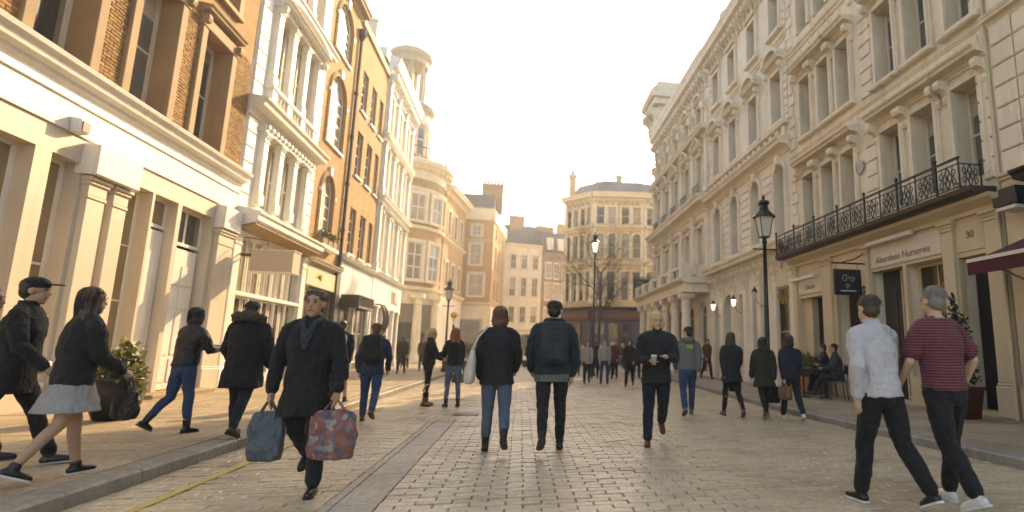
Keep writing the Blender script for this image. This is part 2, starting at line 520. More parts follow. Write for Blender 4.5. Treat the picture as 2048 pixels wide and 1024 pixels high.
def quoins(b, x0, x1, z0, z1, mat, h=.42, pr=.05, alt=.0, both=False, side='l'):
    n = max(1, int((z1 - z0) / h)); hh = (z1 - z0) / n
    for i in range(n):
        a, c = x0, x1
        if alt and i % 2:
            if side == 'l': c -= alt
            elif side == 'r': a += alt
            else: a += alt / 2; c -= alt / 2
        w = round(c - a, 3)
        put('quoin', cached(('q', w, round(hh, 3), mat, pr), lambda: MB().bev(0, w, -pr, .02, .012, hh - .012, .022).mesh('quoin', mat)), b, (a, 0, z0 + i * hh))
def hood(b, x0, x1, z, mat, p=.32, s=.5, ext=.22, br=True, kind='flat'):
    """window hood on consoles"""
    w = x1 - x0
    def mk():
        M_ = MB().profx([(y * p / .66 if y < 0 else y, q * s) for y, q in CORN], -ext, w + ext)
        if kind == 'seg':
            a = arc(-ext, w + ext, .68 * s, .42, 12); c = arc(-ext + .14, w + ext - .14, .68 * s, .30, 12)
            for k in range(12): M_.profy([a[k], a[k + 1], c[k + 1], c[k]], -p * .9, .02)
        if kind == 'tri':
            zt = .68 * s
            M_.profy([(-ext, zt), (w + ext, zt), (w / 2, zt + .5)], -p * .45, .02)
            for sg in (0, 1):
                q = [(-ext, zt + .002), (w / 2, zt + .50), (w / 2, zt + .60), (-ext - .04, zt + .09)]
                if sg: q = [(w - x, y) for x, y in q][::-1]
                M_.profy(q, -p * .9, .02)
        return M_.mesh('window_hood', mat)
    o = put('window_hood', cached(('h', round(w, 3), p, s, ext, mat, kind), mk), b, (x0, 0, z))
    if br:
        for x in (-ext + .10, w + ext - .10):
            put('console', bracket_mesh(mat, .15, .5, p * .75), o, (x, 0, -.5))
    return o
def column(b, x, y, z0, z1, r, mat, name='column'):
    h = z1 - z0
    def mk():
        M_ = MB()
        M_.box(-r * 1.4, r * 1.4, -r * 1.4, r * 1.4, 0, r * .8)
        M_.lathe((0, 0, 0), [(r * 1.35, r * .8), (r * 1.38, r * 1.1), (r * 1.1, r * 1.5), (r, r * 2), (r * 1.0, h * .4), (r * .86, h - r * 2.4), (r * 1.05, h - r * 2.3), (r * .88, h - r * 2.1), (r * .9, h - r * 1.5), (r * 1.3, h - r * .9)], 16)
        M_.box(-r * 1.4, r * 1.4, -r * 1.4, r * 1.4, h - r * .9, h)
        return M_.mesh(name, mat)
    return put(name, cached(('col', round(h, 3), r, mat), mk), b, (x, y, z0))
def pilaster(b, x0, x1, z0, z1, mat, pr=.12, cap=.35, base=.5, name='pilaster'):
    w, h = round(x1 - x0, 3), round(z1 - z0, 3)
    def mk():
        M_ = MB()
        M_.bev(0, w, -pr, .02, base, h - cap, .015)
        M_.bev(-.03, w + .03, -pr - .035, .02, 0, base - .05, .02); M_.bev(-.015, w + .015, -pr - .02, .02, base - .05, base, .02)
        M_.bev(-.015, w + .015, -pr - .02, .02, h - cap, h - cap + .07, .015)
        M_.bev(-.004, w + .004, -pr - .006, .02, h - cap + .07, h - .16, .01)
        M_.bev(-.035, w + .035, -pr - .045, .02, h - .16, h - .08, .03); M_.bev(-.06, w + .06, -pr - .07, .02, h - .08, h, .02)
        return M_.mesh(name, mat)
    return put(name, cached(('pil', w, h, mat, pr, cap, base), mk), b, (x0, 0, z0))
def body(b, w, h, dep, mat, ops, d=.25, roof='lead', wallname='wall'):
    """house shell: front wall with openings, party walls, back, flat roof"""
    M_ = MB().wall(.004, w - .004, 0, h, ops, 0, d)
    e = .004
    M_.add([(e, 0, 0), (e, dep, 0), (e, dep, h), (e, 0, h)], [(3, 2, 1, 0)])
    M_.add([(w - e, 0, 0), (w - e, dep, 0), (w - e, dep, h), (w - e, 0, h)], [(0, 1, 2, 3)])
    M_.add([(e, dep, 0), (w - e, dep, 0), (w - e, dep, h), (e, dep, h)], [(3, 2, 1, 0)])
    o = M_.build(wallname, mat, b)
    MB().box(.02, w - .02, .05, dep - .02, h - .16, h - .02).build('roof', roof, b)
    return o
def chimney(b, x, y, z, w, dep, h, mat='brick_brown', pots=4):
    c = MB().box(x, x + w, y, y + dep, z, z + h).box(x - .06, x + w + .06, y - .06, y + dep + .06, z + h, z + h + .15).build('chimney', mat, b)
    for i in range(pots):
        put('chimney_pot', cached('cpot', lambda: MB().lathe((0, 0, 0), [(.13, 0), (.11, .4), (.14, .42), (.14, .5), (.09, .5)], 10).mesh('chimney_pot', 'chimney_pot')), c, (x + w * (i + .5) / pots, y + dep / 2, z + h + .15))
    return c

# ------------------------------------------------------------------ ground, road, pavements
XL, XR, KL, KR, PZ = -8.3, 8.8, -3.4, 5.5, .12
def to_px(p):
    d = Vector(p) - Vector((0, 0, HC))
    w = d.dot(fw)
    if w <= .1: return None
    return PX + F * d.dot(rt) / w, PY - F * d.dot(up) / w, w
def in_frame(p, mgn=30):
    q = to_px(p)
    return q and -mgn < q[0] < 2048 + mgn and -mgn < q[1] < 1024 + mgn
mt, nt, bs = newmat('sett_far')
v_ = coords(nt)
bt = nd(nt, 'ShaderNodeTexBrick', Scale=1.0)
bt.inputs['Brick Width'].default_value, bt.inputs['Row Height'].default_value, bt.inputs['Mortar Size'].default_value = .29, .118, .006
bt.inputs['Color1'].default_value, bt.inputs['Color2'].default_value, bt.inputs['Mortar'].default_value = (.42, .335, .225, 1), (.50, .41, .28, 1), (.22, .17, .11, 1)
nt.links.new(v_, bt.inputs[0])
nt.links.new(mix(nt, ramp(nt, noise_n(nt, v_, .4, 5), [(.4, (0, 0, 0)), (.7, (.5, .5, .5))]), bt.outputs[0], (.34, .27, .18)), bs.inputs['Base Color'])
bs.inputs['Roughness'].default_value = .55
bump(nt, bs, noise_n(nt, v_, 9, 4), .3, .01)
g = MB().add([(-900, -300, -.06), (900, -300, -.06), (900, 1600, -.06), (-900, 1600, -.06)], [(0, 1, 2, 3)]).build('ground', 'slab')
struct(g)
YF = 26.
sq = MB().add([(-60, YF, -.004), (60, YF, -.004), (60, 140, -.004), (-60, 140, -.004)], [(0, 1, 2, 3)]).build('square', 'sett_far')
struct(sq)
road = struct(MB().add([(KL - .02, -6, -.022), (KR + 1.2, -6, -.022), (KR + 1.2, YF, -.022), (KL - .02, YF, -.022)], [(0, 1, 2, 3)]).build('road', 'joint_dirt'))
CH0, CH1, CHE = -1.50, -1.08, 10.7
rs = random.Random(3)
cand = []
row, y = 0, .6
def kr(y): return KR + max(0, min(y, 36) - 11) * .075       # the right kerb swings outwards further on
while y < YF - .06:
    segs = [(KL + .012, kr(y))] if y > CHE else [(KL + .012, CH0 - .006), (CH1 + .006, kr(y))]
    for a, c in segs:
        x = a - (.145 if row % 2 else 0) - rs.uniform(0, .01)
        while x < c - .03:
            x0, x1 = max(a, x), min(c, x + .29)
            if x1 - x0 > .04: cand.append(((x0 + x1) / 2, y + .059, x1 - x0 - .008 + rs.uniform(-.002, .002), rs.uniform(-.005, .004), rs.random()))
            x += .29
    y += .118; row += 1
vis = sorted([c for c in cand if in_frame((c[0], c[1], 0), 5)], key=lambda c: c[1] ** 2 + c[0] ** 2)[:290]
near = set(vis)
for c in vis:
    w = round(c[2], 2)
    put('sett', cached(('sett', w), lambda: MB().chamf(-w / 2, w / 2, -.055, .055, -.06, 0, .006).mesh('sett', 'sett')), road, (c[0], c[1], c[3])).rotation_euler = (rs.gauss(0, .02), rs.gauss(0, .012), rs.gauss(0, .008))
M_ = MB()
for c in cand:
    if c not in near: M_.chamf(c[0] - c[2] / 2, c[0] + c[2] / 2, c[1] - .055, c[1] + .055, -.06, c[3], .006, c[4])
    if c not in near:
        a_, b_ = rs.gauss(0, .02), rs.gauss(0, .012)
        for q in range(len(M_.v) - 8, len(M_.v)): x_, y_, z_ = M_.v[q]; M_.v[q] = (x_, y_, z_ + (y_ - c[1]) * a_ + (x_ - c[0]) * b_)
stuff(M_.build('sett_paving', 'sett', road))
y = 1.0
while y < CHE - .05:
    put('channel_stone', cached('chs', lambda: MB().chamf(CH0, CH0 + .075, 0, .592, -.06, .0, .006).chamf(CH1 - .075, CH1, 0, .592, -.06, .0, .006).chamf(CH0 + .077, CH1 - .077, 0, .592, -.06, -.012, .004).mesh('channel_stone', 'channel')), road, (0, y, 0))
    y += .6
MB().box(-1.22, -.72, 11.5, 11.9, -.04, .006).box(-1.16, -.78, 11.56, 11.84, -.03, .010).build('drain_cover', 'black_iron', road)
gg = MB().box(-3.36, -2.98, 9.4, 9.85, -.04, .004)
gg.build('gully_frame', 'black_iron', road)
for k in range(6): MB().box(-3.33, -3.01, 9.44 + k * .066, 9.475 + k * .066, -.02, .012).build('gully_bar', 'grey_metal', road)
yl = MB()
y = .8
while y < 13:
    L_ = rs.uniform(.5, 1.6)
    yl.add([(-2.90 + rs.uniform(-.006, .006), y, .008), (-2.82 + rs.uniform(-.006, .006), y, .008), (-2.82 + rs.uniform(-.006, .006), y + L_, .008), (-2.90 + rs.uniform(-.006, .006), y + L_, .008)], [(0, 1, 2, 3)])
    y += L_ + rs.choice((0, 0, .02))
yl.build('yellow_line', 'yellow_paint', road)
def pavement(x0, x1, kx, sgn, y1, nmax, kfun=None):
    """x0..x1 slab field, kerb stones along kx"""
    e_ = [(x0, -4), (x0, 11), (kfun(y1) + .305 if kfun else x0, y1)]
    p = struct(MB().add([(x, y, PZ - .03) for x, y in e_] + [(x1, y1, PZ - .03), (x1, -4, PZ - .03)], [(4, 3, 2, 1, 0)]).build('pavement', 'joint_dirt'))
    y, i, items = .2, 0, []
    while y < y1 - .3:
        dy = rs.choice((.60, .66, .72)); x = x0 - rs.uniform(0, .5)
        while x < x1 - .05:
            w = rs.choice((.6, .75, .9, 1.05))
            a, c = max(kfun(y + dy / 2) + .31 if kfun else x0, x), min(x1, x + w)
            if c - a > .05: items.append((a, c, y, dy, rs.uniform(-.003, .003), rs.random()))
            x += w
        y += dy
    vis = sorted([t for t in items if in_frame(((t[0] + t[1]) / 2, t[2], PZ), 60)], key=lambda t: t[2] ** 2 + t[0] ** 2)[:nmax]
    vset = set(vis); M_ = MB()
    for t in items:
        w, dy = round(t[1] - t[0] - .008, 3), round(t[3] - .008, 3)
        if t in vset: put('slab', cached(('slab', w, dy), lambda: MB().chamf(0, w, 0, dy, -.05, 0, .006).mesh('slab', 'slab')), p, (t[0], t[2], PZ + t[4]))
        else: M_.chamf(t[0], t[0] + w, t[2], t[2] + dy, PZ - .05, PZ + t[4], .006, t[5])
    stuff(M_.build('slab_paving', 'slab', p))
    y = -1.
    km = lambda: MB().chamf(0, .30, 0, .905, -.3, 0, .022).mesh('kerb_stone', 'kerb_granite')
    while y < y1 - .9:
        xk = kfun(y + .45) if kfun else kx
        o = put('kerb_stone', cached('kerb', km), p, (xk if sgn > 0 else xk - .30, y, PZ + rs.uniform(-.004, .004)))
        if kfun and y > 10.5: o.rotation_euler.z = -math.atan(.075)
        y += .912
    return p
pavement(XL + .0, KL - .305, KL, -1, 43, 290)
pavement(KR + .305, XR, KR, 1, 36.5, 290, kr)

# ------------------------------------------------------------------ left-hand houses
def left(name, label, ya): return thing(name, label, 'building', (XL, ya, 0), rad(90))
def right(name, label, yb): return thing(name, label, 'building', (XR, yb, 0), rad(-90))

# L1: white shopfront, brick above
b = left('shop_house', 'golden brick house with plain white shopfront and thick white fascia, nearest on the left', 4.0)
def u(Y): return Y - 4.0
W1 = 13.72
wins = [u(Y) for Y in (5.60, 8.02, 10.43, 12.80, 15.17)]
ops = [(x, x + 1.26, 6.42, 9.3) for x in wins] + [(x, x + 1.26, 10.6, 13.0) for x in wins]
gops = [(u(6.2), u(7.4), .75, 4.62), (u(7.7), u(8.9), .75, 4.62), (u(9.3), u(10.95), .75, 4.62), (u(11.3), u(11.98), .75, 4.62),
        (u(13.28), u(14.12), .95, 4.66), (u(14.2), u(15.08), .2, 4.66), (u(15.24), u(16.62), .2, 4.66)]
body(b, W1, 14.2, 9, 'brick_gold', [(a - .012, c + .012, z0 - .012, z1 + .012) for a, c, z0, z1 in ops + gops], .42)
# ground storey cladding in front of the brick
M_ = MB().wall(.0, W1 - .01, 0, 5.1, gops, -.06, .34)
M_.box(0, W1 - .01, -.055, .01, 5.08, 5.1)
M_.build('ground_storey', 'paint_cream', b)
MB().profx([(0, 5.10), (-.10, 5.10), (-.10, 5.62), (-.14, 5.64), (-.14, 5.69), (-.11, 5.71), (-.11, 5.84), (-.17, 5.88), (-.19, 5.95), (-.30, 6.0), (-.32, 6.1), (-.40, 6.16), (-.42, 6.24), (-.05, 6.36), (0, 6.36)], 0, W1 + .02).build('fascia', 'paint_white', b)
for i, x in enumerate(wins):
    for z0, z1 in ((6.36, 9.3), (10.5, 13.0)):
        for a, c in ((x - .235, x - .002), (x + 1.262, x + 1.50)):
            hh = z1 - z0
            put('jamb', cached(('jmb', round(hh, 2)), lambda: MB().bev(0, .233, -.10, .38, 0, hh, .012).mesh('jamb', 'stone_buff')), b, (a, 0, z0))
        window(b, x, x + 1.26, z0 + .06, z1, .36, 1, 2, fm='stone_grey' if False else 'sash_paint', gm='glass_grey' if i % 2 else 'glass_dark', fw_=.10)
        MB().bev(x - .30, x + 1.56, -.12, .05, z1 + .002, z1 + .30, .02).build('lintel', 'stone_buff', b)
        hood(b, x - .1, x + 1.36, z1 + .30, 'stone_buff', .30, .42, .20, True)
        MB().bev(x - .25, x + 1.52, -.14, .05, z0 - .10 if z0 > 9 else z0 - .03, z0 + .055, .02).build('sill', 'stone_buff', b)
# real bricks on the piers between the windows
M_ = MB(); rb = random.Random(5)
piers = [(wins[i] + 1.502, wins[i + 1] - .237) for i in range(4)] + [(.0, wins[0] - .24), (wins[4] + 1.502, W1 - .02)]
for a, c in piers:
    z, r = 6.37, 0
    while z < 9.62:
        x = a - (.11 if r % 2 else 0)
        while x < c - .01:
            x0, x1 = max(a, x), min(c, x + .222)
            if x1 - x0 > .02: M_.bev(x0 + .004, x1 - .004, -.028 + rb.uniform(-.004, .004), .01, z + .005, z + .070, .004, rb.random())
            x += .225
        z += .075; r += 1
stuff(M_.build('pier_bricks', 'brick_piece', b))
# shopfront joinery
for (a, c, z0, z1) in gops[:4]: window(b, a, c, z0, z1, .20, 1, 2, fm='paint_white', gm='glass_papered', fw_=.07)
window(b, gops[4][0], gops[4][1], .95, 4.66, .20, 1, 3, fm='paint_white', gm='glass_papered', fw_=.06)
def door(b, x0, x1, z0, z1, y, mat, rows, name='door', cols=2, pm=None, handle='letter_gold'):
    """panelled door leaf > panel, handle"""
    w, h = x1 - x0, z1 - z0
    d = MB().box(0, w, 0, .05, 0, h).build(name, mat, b, (x0, y, z0))
    zz = .18
    for hh in rows:
        for k in range(cols):
            a = .11 + k * (w - .11) / cols
            e = (w - .11) / cols - .11
            M_ = MB()
            for q, (t, p) in enumerate(((0, -.022), (.028, -.012))):
                M_.box(a + t, a + e - t, p - q * .004, .01, zz + t, zz + hh * h - t)
            M_.build('panel', pm or mat, d)
        zz += hh * h + .10
    if handle:
        MB().lathe((0, 0, 0), [(.03, -.012), (.032, .012)], 8).build('handle', handle, d, (w - .08, -.05, 1.02))
    return d
door(b, u(14.22), u(15.06), .22, 3.92, .16, 'paint_white', (.19, .60), cols=1)
window(b, u(14.2), u(15.08), 3.98, 4.66, .16, 1, 1, fm='paint_white', gm='glass_papered', fw_=.06)
door(b, u(15.30), u(16.55), .22, 3.66, .16, 'paint_white', (.16, .30, .14, .14), cols=2)
window(b, u(15.24), u(16.62), 3.74, 4.66, .16, 2, 1, fm='paint_white', gm='glass_dark', fw_=.06, bar=.06)
MB().bev(u(14.14), u(16.7), -.62, .1, PZ - .02, .21, .02).build('doorstep', 'stone_buff', b)
for (a, c) in ((gops[4][0], gops[4][1]), (gops[3][0], gops[3][1]), (gops[2][0], gops[2][1])):
    MB().bev(a - .06, c + .06, -.14, .1, .86, .97, .02).bev(a - .03, c + .03, -.09, .05, .50, .60, .015).build('stall_riser', 'paint_white', b)
for a, c in ((u(12.08), u(12.56)), (u(12.76), u(13.18)), (u(16.82), u(17.62)), (u(8.96), u(9.24)), (u(5.0), u(5.6))):
    pilaster(b, a, c, PZ, 4.42, 'paint_cream', .17, .42, .62)
MB().bev(u(11.95), u(13.2), -.34, .02, 4.44, 5.02, .015).build('impost_block', 'paint_white', b)
MB().bev(u(16.75), u(17.68), -.30, .02, 4.44, 5.06, .015).build('impost_block', 'paint_white', b)
a_ = thing('alarm_box', 'pale burglar alarm box with dark red front on the thick white fascia', 'alarm box', (XL + .11, 11.62, 5.22))
MB().add([(0, -.12, -.13), (.16, -.10, -.12), (.16, .10, -.12), (0, .12, -.13), (0, -.15, .14), (.16, -.12, .12), (.16, .12, .12), (0, .15, .14)], [(0, 3, 2, 1), (4, 5, 6, 7), (0, 1, 5, 4), (1, 2, 6, 5), (2, 3, 7, 6), (3, 0, 4, 7)]).build('casing', 'alarm_white', a_)
MB().box(.155, .175, -.085, .085, -.10, .09).build('cover', 'alarm_red', a_)
# projecting blank sign
s_ = thing('projecting_sign', 'blank beige box sign projecting over the left pavement from the white shopfront', 'sign', (XL, 18.0, 3.44))
MB().box(.50, 1.62, 0, .55, 0, .62).build('sign_box', 'sign_beige', s_)
MB().box(.47, 1.645, -.012, .562, -.025, .0).box(.47, 1.645, -.012, .562, .62, .645).build('trim', 'paint_white', s_)
for y_ in (.12, .4): MB().tube([(0, y_, .5), (.50, y_, .5)], .025).build('arm', 'black_iron', s_)
MB().tube([(.8, .27, .64), (.8, .27, .95), (0, .27, 1.05)], .015).build('stay', 'black_iron', s_)

# L2: white Italianate house with mullioned windows
b = left('stucco_house', 'brilliant white stucco house with tall mullioned windows and quoins beside the brick house', 17.75)
W2 = 5.65
body(b, W2, 17.2, 9, 'stucco_white', [(1.15, 4.75, 5.62, 7.9), (1.15, 4.75, 9.55, 12.2), (1.3, 4.6, 13.4, 15.8), (.5, 5.2, .45, 4.55)], .30)
quoins(b, .06, .62, 5.3, 8.15, 'stucco_white', .47, .07)
quoins(b, W2 - .64, W2 - .06, 5.3, 8.15, 'stucco_white', .47, .07)
quoins(b, .06, .62, 8.8, 12.3, 'stucco_white', .5, .07)
quoins(b, W2 - .64, W2 - .06, 8.8, 12.3, 'stucco_white', .5, .07)
quoins(b, .06, .62, 13.1, 16.2, 'stucco_white', .5, .07)
quoins(b, W2 - .64, W2 - .06, 13.1, 16.2, 'stucco_white', .5, .07)
for z0, z1 in ((5.62, 7.9), (9.55, 12.2), (13.4, 15.8)):
    for k in range(3):
        xa = 1.15 + k * 1.2
        window(b, xa + .17, xa + 1.03, z0, z1, .26, 1, 2, fm='sash_white', gm='glass_blind' if (k + int(z0)) % 2 else 'shade_blind', fw_=.05)
    for k in range(4):
        x = 1.15 + k * 1.2
        pilaster(b, x - .16, x + .16, z0 - .02, z1 + .02, 'stucco_white', .16, .3, .4, 'mullion')
    MB().bev(.85, 5.05, -.20, .02, z1 + .03, z1 + .26, .02).build('entablature', 'stucco_white', b)
    for k in range(14): put('dentil', cached('dnt', lambda: MB().box(-.07, .07, -.27, -.16, 0, .11).mesh('dentil', 'stucco_white')), b, (1.0 + k * .3, 0, z1 + .15))
cornice(b, 0, W2, 8.2, 'stucco_white', .85)
cornice(b, 0, W2, 12.6, 'stucco_white', .7, .8)
hood(b, 1.25, 4.65, 12.30, 'stucco_white', .5, .35, .35, True, 'seg')
cornice(b, 0, W2, 16.3, 'stucco_white', 1.2)
brackets(b, .1, W2 - .1, 10, 15.95, 'stucco_white', .16, .4, .5)
for k in range(3):   # balustrade panels
    xa = 1.15 + k * 1.2
    MB().bev(xa - .18, xa + .18, -.22, .02, 8.8, 9.52, .02).build('pedestal', 'stucco_white', b)
    for q in range(3):
        put('baluster', cached('bal', lambda: MB().lathe((0, 0, 0), [(.05, 0), (.06, .05), (.04, .1), (.075, .22), (.04, .4), (.06, .5), (.06, .56)], 10).mesh('baluster', 'stucco_white', True)), b, (xa + .35 + q * .25, -.12, 8.82))
MB().bev(4.57, 4.93, -.22, .02, 8.8, 9.52, .02).build('pedestal', 'stucco_white', b)
MB().bev(.9, 5.0, -.26, .02, 9.40, 9.54, .03).build('balustrade_rail', 'stucco_white', b)
MB().profx([(.02, 4.62), (-.10, 4.62), (-.12, 4.72), (-.60, 4.86), (-.66, 4.92), (-.66, 5.06), (-.72, 5.12), (-.72, 5.18), (-.02, 5.34), (.02, 5.34)], .02, W2 - .02).build('canopy', 'stucco_white', b)
MB().profx([(-.13, 4.70), (-.58, 4.835), (-.58, 4.80), (-.13, 4.66)], .1, W2 - .1).build('soffit', 'soffit_wood', b)
for k in range(6):
    x = .5 + k * .94
    column(b, x if 0 < k < 5 else x + (.0), -.02, .45, 4.55, .055, 'paint_white', 'shop_mullion')
for k in range(5):
    x = .5 + k * .94
    window(b, x + .06, x + .90, .95, 2.75, .12, 2, 1, fm='paint_white', gm='glass_warm', fw_=.05, bar=.03)
    window(b, x + .06, x + .90, 2.86, 4.55, .12, 3, 1, fm='paint_white', gm='glass_papered' if k % 2 else 'glass_blind', fw_=.05, bar=.03)
MB().bev(.45, 5.25, -.13, .1, 2.74, 2.87, .02).bev(.45, 5.25, -.12, .05, .82, .95, .02).build('transom', 'paint_white', b)
for a in (.0, 5.2): pilaster(b, a + .02, a + .44, PZ, 4.6, 'paint_white', .14, .4, .6)

# L3: golden brick with arched windows
b = left('arched_brick_house', 'narrow golden brick house with tall arched white windows and a window box', 23.42)
W3 = 4.0
body(b, W3, 17.4, 9, 'brick_gold', [(.9, 2.5, 5.55, 8.5, .8), (.75, 2.85, 9.8, 13.0, 1.0), (.75, 2.85, 14.0, 16.4, .9), (.3, 3.5, .2, 3.66)], .22)
for (x0, x1, z0, z1, r) in ((.9, 2.5, 5.55, 8.5, .8), (.75, 2.85, 9.8, 13.0, 1.0), (.75, 2.85, 14.0, 16.4, .9)):
    window(b, x0, x1, z0, z1, .10, 2, 4, r, 'paint_white', 'glass_blind', .09, 'paint_white', .06)
    surround(b, x0, x1, z0, z1, .16, 'brick_gold', .05, r)
    MB().bev((x0 + x1) / 2 - .13, (x0 + x1) / 2 + .13, -.12, .02, z1 - .02, z1 + .36, .02).build('keystone', 'paint_white', b)
    MB().bev(x0 - .18, x0 - .002, -.10, .02, z1 - r - .1, z1 - r + .06, .02).bev(x1 + .002, x1 + .18, -.10, .02, z1 - r - .1, z1 - r + .06, .02).build('impost', 'paint_white', b)
cornice(b, 0, W3, 17.0, 'stone_buff', .7)
cornice(b, 0, W3 - .3, 4.45, 'stucco_pale', .45, .6, name='shop_cornice')
MB().bev(.05, W3 - .35, -.14, .02, 3.66, 4.44, .02).build('shop_fascia', 'sign_cream', b)
MB().lathe((0, 0, 0), [(.001, 0), (.12, .0), (.13, .03), (.001, .03)], 10).build('emblem', 'letter_gold', b, (1.6, -.16, 4.1)).rotation_euler.x = rad(90)
for k in range(2):
    MB().tube([(.15 + k * .45, -.16, 3.98), (.32 + k * .45, -.16, 4.12), (.48 + k * .45, -.16, 3.96)], .022).build('scroll', 'letter_gold', b, (.85, 0, .08))
MB().box(.3, 3.5, .16, .2, .2, 3.66).build('shop_backing', 'shopfront_dark', b)
for k in range(4): window(b, .34 + k * .8, 1.06 + k * .8, .6, 3.6, .10, 1, 2, fm='shopfront_dark', gm='glass_warm' if k % 2 else 'glass_grey', fw_=.07)
pilaster(b, .0, .29, PZ, 3.64, 'shopfront_dark', .08, .3, .5)
pilaster(b, 3.45, 3.98, PZ, 4.9, 'shopfront_dark', .20, .3, .5)
wb = thing('window_box', 'white window box with three clay pots of greenery below the arched window', 'window box', (XL + .02, 24.2, 5.28))
MB().box(.0, .34, -.02, 2.0, 0, .14).build('ledge', 'paint_white', wb)
rl = random.Random(11)
def leaves(M_, c, r, n, size, rnd, zs=1., up_=.0):
    for _ in range(n):
        d = Vector((rnd.gauss(0, 1), rnd.gauss(0, 1), rnd.gauss(0, 1))).normalized() * (rnd.random() ** .4)
        p = Vector(c) + Vector((d.x * r[0], d.y * r[1], d.z * r[2]))
        a = Vector((rnd.gauss(0, 1), rnd.gauss(0, 1), rnd.gauss(0, .6) + up_)).normalized() * size * rnd.uniform(.6, 1.3)
        e = a.cross(Vector((rnd.gauss(0, 1), rnd.gauss(0, 1), rnd.gauss(0, 1)))).normalized() * size * .33
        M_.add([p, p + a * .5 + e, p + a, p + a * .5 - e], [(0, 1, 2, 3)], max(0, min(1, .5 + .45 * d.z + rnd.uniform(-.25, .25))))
for k in range(3):
    MB().box(.03, .30, .1 + k * .62, .6 + k * .62, .14, .42).build('pot', 'pot_clay', wb)
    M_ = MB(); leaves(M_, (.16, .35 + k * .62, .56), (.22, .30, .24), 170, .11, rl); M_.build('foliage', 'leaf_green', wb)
dp = thing('drainpipe', 'black rainwater pipe with hopper running down between the two brick fronts', 'pipe', (XL + .10, 27.30, 0))
MB().tube([(0, 0, 4.9), (0, 0, 16.0)], .075, 8).build('pipe', 'black_iron', dp)
MB().lathe((0, 0, 16.0), [(.08, 0), (.2, .25), (.22, .5), (.20, .55)], 8).build('hopper', 'black_iron', dp)
for z in (6.5, 8.7, 11, 13.2): MB().lathe((0, 0, z), [(.10, 0), (.10, .14)], 8).build('collar', 'black_iron', dp)

# L4: plain brick terrace
b = left('plain_brick_house', 'plain golden brick terrace house with small paired sash windows and a white shop fascia', 27.45)
W4 = 5.75
cols4 = [(1.0, 2.0), (2.75, 3.75)]
rows4 = [(5.75, 8.0), (9.6, 11.9), (12.95, 15.1)]
body(b, W4, 17.2, 9, 'brick_gold', [(a, c, z0, z1) for a, c in cols4 + [(4.4, 5.2)] for z0, z1 in rows4] + [(.25, 5.4, .2, 3.6)], .2)
for a, c in cols4 + [(4.4, 5.2)]:
    for z0, z1 in rows4: window(b, a, c, z0, z1, .14, 2, 4, fm='sash_white', gm='glass_dark', sill='paint_white', fw_=.05)
MB().box(-.01, W4, -.12, .4, 17.0, 17.35).build('parapet', 'stone_grey', b)
MB().box(.05, W4 - .05, -.10, .02, 3.62, 5.15).build('shop_fascia', 'paint_white', b)
cornice(b, 0, W4, 5.15, 'paint_white', .42, .6, name='shop_cornice')
for x in (.02, 2.9, 5.4): put('scroll_console', bracket_mesh('paint_white', .26, .6, .35), b, (x + .15, -.0, 4.95))
MB().box(.25, 5.4, .16, .2, .2, 3.6).build('shop_backing', 'shopfront_dark', b)
for k in range(5): window(b, .3 + k * 1.03, 1.2 + k * 1.03, .5, 3.5, .10, 1, 2, fm='black_paint' if k < 3 else 'paint_white', gm='glass_warm' if k % 2 else 'glass_grey', fw_=.08)
for k in range(3): pilaster(b, .0 + k * 2.68, .28 + k * 2.68, PZ, 3.6, 'paint_white', .1, .3, .5)
aw = thing('shop_canopy', 'small black slatted canopy over the shop door beside the plain brick house', 'canopy', (XL, 28.0, 3.15))
MB().box(0, .9, -.05, 0, -.05, .55).box(0, .9, 2.6, 2.65, -.05, .55).box(.86, .9, 0, 2.6, -.05, .06).box(0, .9, 0, 2.6, .53, .56).build('frame', 'black_paint', aw)
for k in range(9): MB().add([(.885, .1 + k * .28, .06), (.885, .16 + k * .28, .06), (.885, .36 + k * .28, .53), (.885, .30 + k * .28, .53), (.86, .1 + k * .28, .06), (.86, .16 + k * .28, .06), (.86, .36 + k * .28, .53), (.86, .30 + k * .28, .53)], [(0, 1, 2, 3), (7, 6, 5, 4), (0, 4, 5, 1), (1, 5, 6, 2), (2, 6, 7, 3), (3, 7, 4, 0)]).build('slat', 'black_paint', aw)

# L5: ornate white block at the far end of the row
b = left('ornate_white_house', 'ornate white stucco block with a heavy bracketed cornice at the end of the left row', 33.2)
W5 = 7.75
bays = [.55, 2.9, 5.25]
ops = []
for x in bays:
    for z0, z1 in ((5.9, 9.1), (10.3, 13.0), (13.9, 16.3)): ops += [(x + .25, x + 1.05, z0, z1), (x + 1.35, x + 2.15, z0, z1)]
body(b, W5, 17.8, 9, 'stucco_white', ops + [(.3, W5 - .3, .2, 3.6)], .25)
for o in ops:
    window(b, *o, .18, 1, 2, fm='sash_white', gm='shade_blind', fw_=.06)
    surround(b, *o, .11, 'stucco_white', .07)
for x in bays + [7.65]:
    for z0, z1 in ((5.6, 9.5), (10.0, 13.2), (13.6, 16.9)): pilaster(b, x - .38, x - .02, z0, z1, 'stucco_white', .18, .35, .5)
for x in bays:
    for z in (9.15, 13.05): hood(b, x + .25, x + 2.15, z, 'stucco_white', .34, .36, .2, True)
cornice(b, 0, W5 + .2, 9.5, 'stucco_white', .7)
cornice(b, 0, W5 + .2, 13.3, 'stucco_white', .6)
cornice(b, -.05, W5 + .2, 17.2, 'stucco_white', 1.9, .95)
brackets(b, .1, W5 - .1, 18, 16.7, 'stucco_white', .2, .75, .5)
MB().box(0, W5, .2, .8, 18.4, 19.0).build('parapet', 'stucco_white', b)
chimney(b, .4, 1.0, 17.8, 1.0, .8, 3.0, 'stucco_pale', 0)
MB().box(.05, W5 - .05, -.12, .02, 3.66, 5.2).build('shop_fascia', 'paint_white', b)
